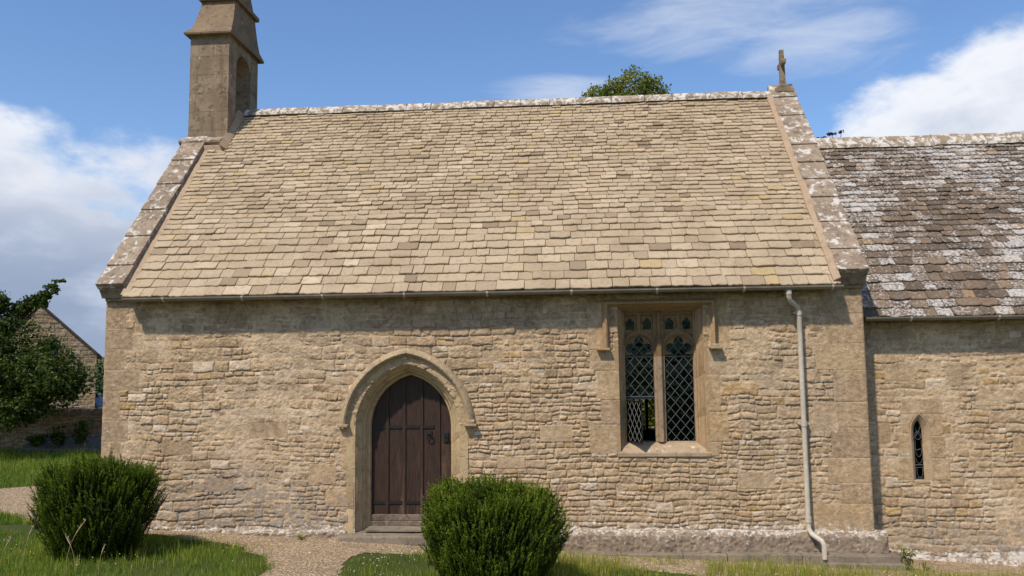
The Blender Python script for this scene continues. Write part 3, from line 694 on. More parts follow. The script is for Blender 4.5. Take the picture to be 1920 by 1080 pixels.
# block joints on the south face: thin raised edge stones
b = MB()
b.prism([(2.16, 6.20), (2.15, 6.235), (2.20, 6.27), (2.30, 6.33), (2.36, 6.33), (2.36, 6.16), (2.22, 6.16)], 0, -.10, .66)
b.box(-.10, .02, 2.2, 3.6, 6.17, 6.27, 0, .01)
b.build('bellcote_base_moulding', M_cope, bell)
def capmesh():
    b = MB(); sec = [(2.19, 3.71, -.075, .795, 8.205), (2.185, 3.715, -.08, .80, 8.235), (2.22, 3.68, -.07, .79, 8.27), (2.31, 3.59, .0, .755, 8.36), (2.385, 3.515, .035, .745, 8.52), (2.45, 3.45, .075, .735, 8.74), (2.50, 3.40, .11, .725, 8.95)]
    vs = []
    for (a, c, x0, x1, z) in sec: vs += [(x0, a, z), (x1, a, z), (x1, c, z), (x0, c, z)]
    fs = [(0, 1, 2, 3)[::-1], tuple(4*(len(sec)-1)+j for j in range(4))]
    for k_ in range(len(sec)-1):
        for j in range(4): fs.append((4*k_+j, 4*k_+(j+1) % 4, 4*k_+4+(j+1) % 4, 4*k_+4+j))
    b.add(vs, fs)
    return b
capmesh().build('bellcote_cap', M_cap, bell)
b = MB(); b.box(.06, .79, 2.43, 3.47, 8.94, 9.02, 0, .012); b.prism([(2.52, 9.015), (2.80, 9.45), (3.10, 9.45), (3.38, 9.015)], 0, .12, .72); b.build('bellcote_finial_block', M_cap, bell)
b = MB(); b.tube([(.36, 2.60, 7.50), (.37, 2.8, 7.42), (.36, 3.0, 7.44), (.36, 3.28, 7.56)], .012, 6); b.tube([(.36, 2.95, 7.43), (.37, 2.96, 7.2)], .008, 6); b.build('iron_tie', M_iron, bell)

# ---------------------------------------------------------------- gable cross
b = MB()
b.bevbox((10.40, 10.70), (2.78, 3.06), (6.93, 7.03), .02, .006); b.bevbox((10.455, 10.645), (2.83, 3.01), (7.02, 7.10), .025, .006)
b.prism([(10.50, 7.08), (10.515, 7.74), (10.585, 7.74), (10.60, 7.08)], 1, 2.885, 2.955)
o = b.build('gable_cross', M_bell, church)
b = MB(); b.bevbox((10.517, 10.583), (2.73, 2.883), (7.44, 7.53), .015, .004); b.bevbox((10.517, 10.583), (2.957, 3.12), (7.44, 7.53), .015, .004)
b.build('cross_arm', M_bell, o)

# ---------------------------------------------------------------- gutters and downpipe
def gutter(x0, x1, y, z, name, slope=0):
    b = MB(); n = 8; r = .052; vs = []; fs = []
    prof = [(y+r*math.cos(t), z+r*math.sin(t)) for t in np.linspace(math.pi, 2*math.pi, n+1)]+[(y+(r-.008)*math.cos(t), z+(r-.008)*math.sin(t)) for t in np.linspace(2*math.pi, math.pi, n+1)]
    b.prism(prof, 0, x0, x1)
    g = b.build(name, M_gut, church)
    x = x0+.6
    while x < x1:
        c = MB(); xk = x
        c.tube([(x, y, z-.066), (x, y, z-.052)], .012, 6); c.box(x-.012, x+.012, y-.054, y+.054+.2, z-.001, z+.003); x += 1.15
        c.add([(xk-.015, y+r*math.cos(t)*1.1, z+r*math.sin(t)*1.1) for t in np.linspace(math.pi, 2*math.pi, 9)]+[(xk+.015, y+r*math.cos(t)*1.1, z+r*math.sin(t)*1.1) for t in np.linspace(math.pi, 2*math.pi, 9)], [(j, j+1, j+10, j+9) for j in range(8)])
        c.build('gutter_bracket', M_paint, g)
    return g
gutter(.42, 10.36, -.285, 3.245, 'nave_gutter'); gutter(10.78, 16.6, .17, 2.835, 'chancel_gutter')
b = MB(); b.box(.36, 10.33, -.24, .0, 3.262, 3.30); b.box(10.75, 16.5, .21, YC, 2.84, 2.87); b.build('soffit_board', M_soil, church)
b = MB(); P = [(9.66, -.265, 3.20), (9.66, -.262, 3.12), (9.675, -.24, 3.06), (9.80, -.12, 2.985), (9.825, -.10, 2.92), (9.825, -.10, 2.5), (9.825, -.10, .12), (9.825, -.105, .05), (9.85, -.15, -.01), (9.945, -.24, -.075), (9.965, -.26, -.12), (9.967, -.26, -.30)]
b.tube(P, .034, 14); pipe = b.build('downpipe', M_paint, church, True, 50)
for z in (3.17, 2.90, 1.42, .17):
    b = MB()
    px = 9.66 if z > 3 else 9.825; py = -.264 if z > 3 else -.10
    b.tube([(px, py, z-.035), (px, py, z+.035)], .042, 14)
    if 1 < z < 3: b.box(9.76, 9.89, -.10, .0, z-.012, z+.012)
    b.build('pipe_collar', M_paint, pipe, True, 50)

# ---------------------------------------------------------------- mouldings swept round the openings
def sweep(profile, path, closed=False):
    """profile [(offset, y)], path(o) -> list of (x, z, joint)"""
    b = MB(); rows_ = []
    for (o_, y) in profile: rows_.append([(x, y+(.006 if j else 0), z) for x, z, j in path(o_)])
    n = len(rows_[0]); vs = [p for r_ in rows_ for p in r_]
    fs = [(k_*n+i_, k_*n+i_+1, (k_+1)*n+i_+1, (k_+1)*n+i_) for k_ in range(len(profile)-1) for i_ in range(n-1)]
    b.add(vs, fs); return b
def dense(pts, jl):
    """insert V joints at the given lengths along a polyline"""
    P_ = [np.array(p, float) for p in pts]; seg = [0]
    for a, c in zip(P_[:-1], P_[1:]): seg.append(seg[-1]+np.linalg.norm(c-a))
    tot_ = seg[-1]; ts = sorted([(s_/tot_, 0) for s_ in seg]+[(j+d, 1 if d == 0 else 0) for j in jl for d in (-.0016, 0, .0016)])
    xs_ = np.interp([t for t, _ in ts], np.array(seg)/tot_, [p[0] for p in P_]); zs_ = np.interp([t for t, _ in ts], np.array(seg)/tot_, [p[1] for p in P_])
    return [(x, z, j) for (t, j), x, z in zip(ts, xs_, zs_)]
def arch_path(cx, r0, c, zs, zb, jl=(), zoff=0, nseg=16):
    def f(o_):
        r_ = r0+o_; te = math.acos(c/r_); pts = [(cx-r_+c, zb)]
        for t in np.linspace(0, te, nseg): pts.append((cx+c-r_*math.cos(t), zs+r_*math.sin(t)))
        for t in np.linspace(te, 0, nseg)[1:]: pts.append((cx-c+r_*math.cos(t), zs+r_*math.sin(t)))
        pts.append((cx+r_-c, zb)); return dense(pts, jl)
    return f
def rect_path(x0, x1, zt, zb, jl=(), ko=1.0):
    return lambda o_: dense([(x0-o_, zb), (x0-o_, zt+o_*ko), (x1+o_, zt+o_*ko), (x1+o_, zb)], jl)
JD = (.07, .17, .25, .36, .44, .5, .57, .66, .75, .84, .92)
door = MB()
def archtop(x): d = DR**2-(abs(x-DX)+DC)**2; return DZ+math.sqrt(max(d, 0))
pl = [3.86, 4.10, 4.345, 4.60, 4.845, 5.04]; rg = random.Random(3)
for a, c in zip(pl[:-1], pl[1:]):
    yy = .30+rg.uniform(0, .006); n = 7; a_, c2 = a+.003, c-.003
    poly = [(a_, .13)]+[(x, min(archtop(min(max(x, DX-.575), DX+.575))+.05, 2.2)) for x in np.linspace(a_, c2, n)]+[(c2, .13)]
    door.prism([(p[0], p[1]) for p in poly], 1, yy, yy+.05)
door_o = None
for xb in pl[1:-1]:
    door.prism([(xb-.020, .15), (xb-.020, archtop(xb)+.02), (xb+.020, archtop(xb)+.02), (xb+.020, .15)], 1, .283, .302)
DO = door.build('door', M_door, church); DO['label'] = 'dark brown plank door with narrow cover battens'
b = MB(); b.bevbox((3.86, 5.04), (.262, .34), (.065, .15), .008, .002); b.bevbox((3.86, 5.04), (.235, .34), (.0, .062), .01, .003); b.build('bottom_rail', M_sillwood, DO)
for z, xe in ((1.375, 4.775), (.315, 4.9)):
    b = MB(); xs_ = [3.875, 4.08, 4.12, 4.325, 4.365, 4.58, 4.62, xe]
    for a, c in ((3.875, 4.079), (4.121, 4.324), (4.366, 4.579), (4.621, xe)): b.box(a, c, .289, .2985, z-.021, z+.021)
    b.build('strap_hinge', M_iron, DO)
b = MB(); ring = [(4.715+.038*math.cos(t), .262, 1.235+.045*math.sin(t)) for t in np.linspace(0, 2*math.pi, 15)]
b.tube(ring, .009, 6, False); b.bevbox((4.685, 4.745), (.28, .298), (1.265, 1.325), .006); b.build('ring_handle', M_iron, DO)
b = MB(); b.bevbox((4.915, 4.985), (.28, .298), (1.16, 1.30), .006); b.tube([(4.94, .25, 1.26), (4.98, .25, 1.235), (4.985, .25, 1.19)], .011, 6); b.tube([(4.94, .29, 1.26), (4.94, .25, 1.26)], .012, 6); b.build('latch', M_iron, DO)
pr = [(0, .36), (0, .235), (.006, .225), (.022, .222), (.036, .20), (.048, .165), (.058, .14), (.072, .137), (.078, .118), (.095, .085), (.118, .06), (.135, .045), (.15, .022), (.168, .012), (.172, -.017), (.20, -.019), (.275, -.019), (.279, .03)]
sur = sweep(pr, arch_path(DX, DR, DC, DZ, -.12, JD)).build('door_surround', M_ochre, church, True, 35)
JH = (.12, .25, .38, .5, .62, .75, .88)
hp = [(.252, -.010), (.262, -.045), (.275, -.055), (.283, -.088), (.305, -.105), (.325, -.100), (.375, -.045), (.385, .03)]
hood = sweep(hp, arch_path(DX, DR, DC, DZ, 1.44, JH)).build('hood_mould', M_ochre_l, sur, True, 35)
b = MB()
b.bevbox((3.485, 3.63), (-.11, .02), (1.405, 1.445), .01, .003); b.build('label_stop', M_ochre_l, sur)
b = MB(); b.bevbox((5.255, 5.435), (-.13, .02), (1.41, 1.445), .01, .003); b.bevbox((5.29, 5.41), (-.11, .02), (1.442, 1.495), .02, .006); b.build('label_stop', M_sill, sur)
b = MB(); b.bevbox((3.55, 5.45), (-.24, .22), (-.18, -.045), .02, .012); b.bevbox((3.86, 5.04), (-.02, .42), (-.03, .0), .004); b.build('door_step', M_foot, church)

# ---------------------------------------------------------------- two-light window
WX0, WX1, WZ0, WZ1 = 7.50, 8.455, 1.13, 2.955
wp = [(0, .26), (0, .205), (.014, .195), (.024, .17), (.028, .135), (.040, .128), (.046, .10), (.070, .062), (.088, .045), (.095, .03), (.100, -.012), (.106, -.018), (.150, -.018), (.154, .02)]
win = sweep(wp, rect_path(WX0, WX1, WZ1, 1.0, (.1, .21, .3, .5, .7, .79, .9), .68)).build('window', M_win, church, True, 35)
win['label'] = 'two-light traceried window with leaded glass and open casement'
lc = [7.70, 8.25]
def tracery():
    res = .006; us = np.arange(WX0-.012, WX1+.013, res); vs = np.arange(1.10, WZ1+.012, res); U, V = np.meshgrid(us, vs)
    Y_ = np.full(U.shape, .200); hole = np.zeros(U.shape, bool)
    for c in lc:
        x = U-c; body = (np.abs(x) < .197) & (V < 2.40) & (V > 1.16)
        foil = ((x/.105)**2+((V-2.42)/.115)**2 < 1) | (((np.abs(x)-.118)/.060)**2+((V-2.455)/.062)**2 < 1) | ((x/.062)**2+((V-2.545)/.068)**2 < 1)
        e = np.sqrt((x/.235)**2+((V-2.365)/.285)**2); ins = (e < 1) & (V > 2.365)
        hole |= (body & (V < 2.365)) | (foil & ins)
        # chamfer of the lights and sunk spandrels between the foils
        Y_ = np.where(ins, .200+.030*sm(1-e, .02, .12), Y_)
        Y_ = np.where((V <= 2.365) & (np.abs(x) < .232), .200+.030*sm(.232-np.abs(x), 0, .035), Y_)
        ring_ = (e > 1.0) & (e < 1.16) & (V > 2.35); Y_ = np.where(ring_, .188+.012*np.abs(e-1.06)/.1, Y_)
        for s_ in (-1, 1):
            xx = x-s_*.118; panel = (np.abs(xx) < .098) & (V > 2.60) & (V < 2.925) & (e > 1.16)
            pa = sm(.098-np.abs(xx), 0, .02)*sm(2.925-V, 0, .02)*sm(e, 1.16, 1.22)
            Y_ = np.where(panel, .200+.028*pa, Y_)
            h2 = ((np.abs(xx) < .056) & (V > 2.72) & (V < 2.80) & (e > 1.27)) | ((xx/.062)**2+((V-2.80)/.045)**2 < 1) | ((xx/.026)**2+((V-2.845)/.030)**2 < 1)
            h2 &= (e > 1.25); hole |= h2
    # mullion nose
    mx = np.abs(U-7.975); nose = (mx < .075); Y_ = np.where(nose & (V < 2.62), np.minimum(Y_, .135+.065*sm(mx, .022, .06)), Y_)
    Y_ = np.where(nose & (V >= 2.62), np.minimum(Y_, .165+.035*sm(mx, .015, .035)), Y_)
    Y_ = np.where(V < 1.165, .205-.0*V, Y_); Y_ = Y_+.002*fbm(U, V, 30, 4, 2)
    Yh = Y_; nx = len(us); i = (np.arange(len(vs)-1)[:, None]*nx+np.arange(nx-1)[None]).ravel(); q = np.stack([i, i+1, i+nx+1, i+nx], 1)
    hf = hole.ravel(); kq = q[~hf[q].all(1)]
    # reveals: verts inside the hole go back to the glass
    Yf = Yh.ravel().copy(); near = np.zeros(hf.shape, bool); near[kq.ravel()] = True; Yf[near & hf] = .275
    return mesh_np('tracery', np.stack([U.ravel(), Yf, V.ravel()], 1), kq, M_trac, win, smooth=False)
tracery()
# sill
b = MB(); b.prism([(-.035, .985), (-.035, 1.03), (.10, 1.115), (.26, 1.165), (.30, 1.165), (.30, .985)], 0, 7.36, 8.60); so = b.build('window_sill', M_sill, win)
b = MB()
b.add([(WX0-.09, .02, 1.0), (WX0, .2, 1.0), (WX0, .2, 1.16), (WX0-.09, .02, 1.14)], [(0, 1, 2, 3)])
# glass: four panes, the lower left one is the open casement
b = MB(); b.box(7.49, 7.915, .258, .262, 1.745, 2.97); b.box(8.03, 8.47, .258, .262, 1.15, 2.97); b.build('glass', M_glass, win)
def lattice(b, x0, x1, z0, z1, y, px=.132, pz=.158, wd=.0036, clip=True):
    """diagonal lead cames clipped to a rectangle"""
    sl = pz/px
    def seg(c, s_):
        xs_ = sorted([x0, x1]+[x0+(zz_-c)/s_-0 for zz_ in (z0, z1)]); out = []
        lo_, hi_ = None, None
        for xx in np.linspace(x0, x1, 160):
            zz_ = c+s_*(xx-x0)
            if z0 <= zz_ <= z1:
                lo_ = xx if lo_ is None else lo_; hi_ = xx
        if lo_ is None or hi_-lo_ < .01: return
        za, zb_ = c+s_*(lo_-x0), c+s_*(hi_-x0); dz = wd*math.hypot(1, s_)
        b.add([(lo_, y-.004, za-dz), (hi_, y-.004, zb_-dz), (hi_, y-.004, zb_+dz), (lo_, y-.004, za+dz), (lo_, y+.004, za-dz), (hi_, y+.004, zb_-dz), (hi_, y+.004, zb_+dz), (lo_, y+.004, za+dz)],
              [(0, 1, 2, 3), (4, 5, 6, 7), (0, 1, 5, 4), (1, 2, 6, 5), (2, 3, 7, 6), (3, 0, 4, 7)])
    c = z0-sl*(x1-x0)-.07
    while c < z1+.1: seg(c, sl); c += pz
    c = z0-.07
    while c < z1+sl*(x1-x0)+.1: seg(c, -sl); c += pz
b = MB(); lattice(b, 7.495, 7.91, 1.79, 2.62, .249); b.box(7.49, 7.91, .244, .254, 1.775, 1.787); b.box(7.49, 7.91, .245, .253, 2.33, 2.338)
lattice(b, 8.04, 8.46, 1.15, 2.62, .249); b.box(8.04, 8.46, .245, .253, 2.33, 2.338)
for zz_ in (1.55, 1.95): b.box(8.04, 8.46, .268, .276, zz_-.005, zz_+.005)
b.build('leaded_lattice', M_lead, win)
b = MB(); b.box(7.495, 7.91, .243, .265, 1.745, 1.768); b.box(7.893, 7.91, .243, .265, 1.16, 1.745); b.box(7.495, 7.91, .243, .265, 1.15, 1.165); b.build('iron_frame', M_iron, win)
# open casement, hinged on the left
cb = MB(); cb.box(0, .375, -.007, .007, 1.165, 1.178); cb.box(0, .375, -.007, .007, 1.722, 1.735); cb.box(0, .012, -.007, .007, 1.178, 1.722); cb.box(.363, .375, -.007, .007, 1.178, 1.722)
lb = MB(); lattice(lb, .012, .363, 1.178, 1.722, 0, .11, .16, .0040)
ang = math.radians(-62); Mc = Matrix.Translation((7.515, .225, 0)) @ Matrix.Rotation(ang, 4, 'Z')
cb.v = [tuple(Mc @ Vector(v)) for v in cb.v]; lb.v = [tuple(Mc @ Vector(v)) for v in lb.v]
nf = len(cb.f); cb.add(lb.v, lb.f); 
M_cas = mat_simple('pale_casement_lead', (.22, .21, .19), .55, .2, 60, .001, .5, .2)
cas = cb.build('casement', [M_iron, M_cas], win)
for p in cas.data.polygons: p.material_index = 0 if p.index < nf else 1
gb = MB(); gb.box(.012, .363, -.002, .002, 1.178, 1.722); gb.v = [tuple(Mc @ Vector(v)) for v in gb.v]; gb.build('glass', M_glass, win)
# label (square hood mould)
lp = [(-.012, -.010), (-.006, -.045), (.006, -.060), (.016, -.095), (.036, -.105), (.076, -.055), (.085, .03)]
sweep(lp, rect_path(7.265, 8.665, 3.045, 2.46, (.12, .3, .5, .7, .88))).build('hood_mould', M_win, win, True, 35)
b = MB(); b.bevbox((7.10, 7.285), (-.11, .02), (2.425, 2.46), .008, .003); b.build('label_stop', M_win, win)
b = MB(); b.bevbox((8.62, 8.80), (-.13, .02), (2.43, 2.458), .008, .003); b.bevbox((8.66, 8.76), (-.115, .02), (2.456, 2.50), .018, .004); b.build('label_stop', M_ochre_l, win)
# flat window stone between frame and label
b = MB(); b.box(7.345, 7.41, -.0, .04, 1.2, 3.04); b.box(7.19, 8.75, -.006, .03, 2.99, 3.06) if False else None
# north window of the nave with lattice
b = MB(); lattice(b, NW[0], NW[1], NW[2], NW[3], 2*GY-.2, .13, .16, .008); b.box(8.22, 8.28, 2*GY-.25, 2*GY-.1, NW[2], NW[3]); b.build('north_window_lattice', M_iron, church)

# ---------------------------------------------------------------- lancet of the chancel
lz = (11.53, .225, .17, 1.26)
lw = sweep([(0, YC+.14), (0, YC+.07), (.010, YC+.05), (.03, YC+.02), (.060, YC-.012), (.07, YC-.020), (.085, YC-.020), (.09, YC+.03)], arch_path(11.53, .225, .17, 1.26, .60, (.15, .3, .42, .58, .7, .85))).build('lancet_window', M_lan, church, True, 35)
def lancet_poly(g=0):
    pts = [(11.53-.055-g, .60)]; te = math.acos(.17/.225)
    for t in np.linspace(0, te, 8): pts.append((11.70-.225*math.cos(t)-g, 1.26+.225*math.sin(t)))
    for t in np.linspace(te, 0, 8)[1:]: pts.append((11.36+.225*math.cos(t)+g, 1.26+.225*math.sin(t)))
    pts.append((11.585+g, .60)); return pts
b = MB(); b.prism(lancet_poly(.01), 1, YC+.075, YC+.08); b.build('glass', M_glass, lw)
b = MB(); y = YC+.068
def came(pts, r=.0036): b.tube([(11.53+p[0], y, p[1]) for p in pts], r, 5)
circ = lambda cx, cz, rx, rz, a0, a1: [(cx+rx*math.cos(t), cz+rz*math.sin(t)) for t in np.linspace(a0, a1, 12)]
came(circ(0, 1.20, .042, .055, .3, 2*math.pi+.3)); came([(-.05, 1.16), (.02, 1.27), (.035, 1.33)]); came([(.05, 1.16), (-.02, 1.27), (-.03, 1.31)])
came(circ(0, 1.02, .042, .11, math.pi, 2*math.pi)); came([(-.042, 1.02), (-.042, 1.14)]); came([(.042, 1.02), (.042, 1.14)]); came([(-.05, 1.03), (-.02, 1.0), (.02, 1.02), (.05, .98)])
came(circ(0, .91, .044, .09, math.pi*1.05, math.pi*1.95)); came([(-.055, .80), (.055, .80)], .006); came([(-.055, .765), (.055, .765)])
came(circ(0, .70, .038, .07, math.pi, 2*math.pi)); came([(-.038, .70), (-.038, .765)]); came([(.038, .70), (.038, .765)]); came([(-.05, .62), (.05, .62)])
b.build('leaded_lattice', M_lead, lw)
b = MB(); b.bevbox((11.44, 11.62), (YC-.022, YC+.2), (.56, .60), .01, .004); b.build('window_sill', M_sill, lw)
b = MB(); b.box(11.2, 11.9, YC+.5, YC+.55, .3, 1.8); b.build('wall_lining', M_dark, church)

# ---------------------------------------------------------------- plinth and footings
def plinth(name, pts, mat, seed, res=.012, prof=None, amp=.030):
    """bumpy course along x; prof(t,x) -> (y,z) for t in 0..1"""
    x0, x1 = pts; xs_ = np.arange(x0, x1+res, res); ts = np.linspace(0, 1, 36); X_, T_ = np.meshgrid(xs_, ts)
    Yp, Zp = prof(T_, X_); nn_ = amp*fbm(X_, T_*.5+Zp, 9, seed, 3)+amp*.5*fbm(X_, Zp*1.0, 31, seed+4, 2)
    edge_ = sm(X_-x0, 0, .03)*sm(x1-X_, 0, .03)
    Yp = Yp*edge_+.02*(1-edge_); Yp = Yp-nn_*edge_; Zp = Zp+nn_*.6*edge_*sm(T_, .02, .2)
    jx = np.zeros(X_.shape)
    rng = random.Random(seed); x = x0
    while x < x1: x += rng.uniform(.35, .8); jx = np.maximum(jx, sm(.012-np.abs(X_-x-.01*np.sin(T_*9)), 0, .008))
    Yp = Yp+.014*jx
    nx = len(xs_); i = (np.arange(len(ts)-1)[:, None]*nx+np.arange(nx-1)[None]).ravel()
    return mesh_np(name, np.stack([X_.ravel(), Yp.ravel(), Zp.ravel()], 1), np.stack([i, i+1, i+nx+1, i+nx], 1)[:, ::-1], mat, church, {'lich': (1-T_).ravel()}, smooth=True)
def plinth_profile(proj, ztop, zch, zbot):
    def f(t, x):
        zt = ztop(x) if callable(ztop) else ztop; zc = zch(x) if callable(zch) else zch; zb_ = zbot(x) if callable(zbot) else zbot
        y = np.where(t < .12, -proj*0-.02*t/.12, np.where(t < .5, -.02-(proj-.02)*np.sqrt((t-.12)/.38), -proj)); z = np.where(t < .5, zt+(zc-zt)*(t/.5)**1.5, zc+(zb_-zc)*(t-.5)/.5)
        return y, z
    return f
zgx = lambda x: np.interp(x, [1, 3.9, 6.8, 10.7, 13], [-.03, -.13, -.27, -.42, -.55])
plinth('plinth', (5.30, 10.86), M_plinth, 5, prof=plinth_profile(.11, .02, -.055, -.26))
plinth('plinth', (2.05, 3.62), M_plinth, 15, prof=plinth_profile(.09, lambda x: -.005, lambda x: -.045, lambda x: zgx(x)-.06))
b = MB()
x = 5.42; rg = random.Random(12)
while x < 10.95:
    wd = min(rg.uniform(.5, 1.0), 10.98-x); b.bevbox((x, x+wd-.006), (-.25-rg.uniform(0, .02), .0), (-.6, -.25+rg.uniform(-.006, .004)-.0), .012, .006); x += wd
b.bevbox((10.0, 10.95), (-.33, .0), (-.7, -.345), .012, .006)
b.box(10.70, 10.84, -.02, .45, -.7, -.06); b.box(10.70, 10.93, -.02, .45, -.7, -.27)
b.build('footing', M_foot, church)
plinth('chancel_footing', (10.9, 16.4), M_plinth, 25, prof=lambda t, x: (YC-.02-.07*sm(t, 0, .5)+.0*x, -.42-.3*t+.03*fbm(x, x*0, 2, 5, 2)))

# ================================================================== vegetation helpers
M_yew = mat_leaf('yew_needles', [(0, (.014, .022, .004)), (.3, (.046, .072, .007)), (.6, (.11, .155, .013)), (1, (.25, .28, .034))], .7, .25, .12)
M_tree = mat_leaf('broad_leaves', [(0, (.014, .025, .005)), (.5, (.048, .075, .011)), (.85, (.115, .15, .02)), (1, (.22, .21, .035))], .6, .3, .2)
M_tree2 = mat_leaf('yellow_green_leaves', [(0, (.06, .085, .012)), (.5, (.15, .17, .022)), (1, (.30, .25, .045))], .5, .35)  # yellow-green leaf colour of the tall tree, shrub and weeds
M_plum = mat_leaf('plum_leaves', [(0, (.02, .008, .012)), (1, (.05, .02, .025))], .5, .2)
M_wood = mat_leaf('hedge_leaves', [(0, (.012, .028, .008)), (.6, (.03, .06, .014)), (1, (.07, .11, .03))], .7, .2)
M_grass = mat_leaf('grass_blades', [(0, (.04, .08, .009)), (.35, (.10, .17, .018)), (.65, (.18, .25, .03)), (.85, (.32, .31, .055)), (1, (.46, .36, .13))], .6, .35, .2)
M_bark = mat_simple('bark', (.075, .055, .04), .9, .4, 14, .01)
M_white = mat_simple('white_petals', (.62, .62, .55), .7, .1, 30, .001)
M_yellow = mat_simple('yellow_petals', (.75, .55, .03), .7, .1, 30, .001)
NR = np.random.RandomState(42)
def leaves(C_, N_, size, tint, asp=.5, fold=.25):
    """diamond leaves: centres, normals"""
    n = len(C_); N_ = N_/np.linalg.norm(N_, axis=1, keepdims=True); r = NR.normal(size=(n, 3)); a = np.cross(N_, r); a /= np.linalg.norm(a, axis=1, keepdims=True)+1e-9
    b = np.cross(N_, a); s_ = np.asarray(size).reshape(-1, 1)*np.ones((n, 1))
    V = np.stack([C_-a*s_, C_-b*s_*asp+N_*s_*fold*.3, C_+a*s_, C_+b*s_*asp+N_*s_*fold*.3], 1).reshape(-1, 3)
    return V, np.arange(4*n).reshape(-1, 4), np.repeat(tint, 4)
def lobed(lobes, n, size, shell=.45, up_=.35, tmean=.45, tsd=.2, holes=.0, seed=3):
    """leaf clumps spread through the volume of ellipsoidal lobes"""
    L = np.array(lobes, float); vol = (L[:, 3]*L[:, 4]*L[:, 5])**(.62); idx = NR.choice(len(L), n, p=vol/vol.sum())
    d = NR.normal(size=(n, 3)); d /= np.linalg.norm(d, axis=1, keepdims=True); rr_ = (shell+(1-shell)*NR.rand(n)**.6)[:, None]
    nz_ = 1+.55*fbm(d[:, 0]*2+idx*3.1, d[:, 2]*2+d[:, 1]*1.7+idx, 1.6, seed, 3)
    P_ = L[idx, :3]+d*rr_*nz_[:, None]*L[idx, 3:6]
    k_ = fbm(P_[:, 0]+P_[:, 1]*.7, P_[:, 2]+P_[:, 1]*.4, 2.2/max(.4, L[:, 3].mean()), seed+5, 3)
    keep = k_ > -.35+holes; P_ = P_[keep]; d = d[keep]; k_ = k_[keep]
    t = np.clip(tmean+.45*k_+NR.normal(0, tsd, len(P_)), 0, 1)
    N_ = d*.6+NR.normal(size=P_.shape)*.7+np.array([0, 0, up_])
    return leaves(P_, N_, size*NR.uniform(.6, 1.3, len(P_)), t)
def limb(b, p0, p1, r0, r1, seg=6, wob=.06):
    p0, p1 = np.array(p0, float), np.array(p1, float); L_ = np.linalg.norm(p1-p0); pts = []
    for k_ in range(seg+1): t = k_/seg; pts.append(tuple(p0+(p1-p0)*t+(NR.normal(size=3)*wob*L_*math.sin(math.pi*t)*.6)+np.array([0, 0, .08*L_*math.sin(math.pi*t)])))
    b.tube(pts, [r0+(r1-r0)*k_/seg for k_ in range(seg+1)], 7)
def tree(name, base, lobes, n, size, mat, label, cat='tree', trunk_r=.16, fork=.35, group=None, **kw):
    e = empty(name, base, label, cat, group); b = MB(); cz = min(l[2] for l in lobes); top = np.array(base, float)+np.array([0, 0, max(.4, (cz-base[2])*fork)])
    limb(b, np.array(base)-np.array([0, 0, .2]), top, trunk_r, trunk_r*.8, 5, .02)
    for l in lobes: limb(b, top, l[:3], trunk_r*.5, trunk_r*.08, 6, .05)
    b.build('trunk', M_bark, e, True)
    V, F, t = lobed(lobes, n, size, **kw); mesh_np('crown', V, F, mat, e, {'tint': t}); return e

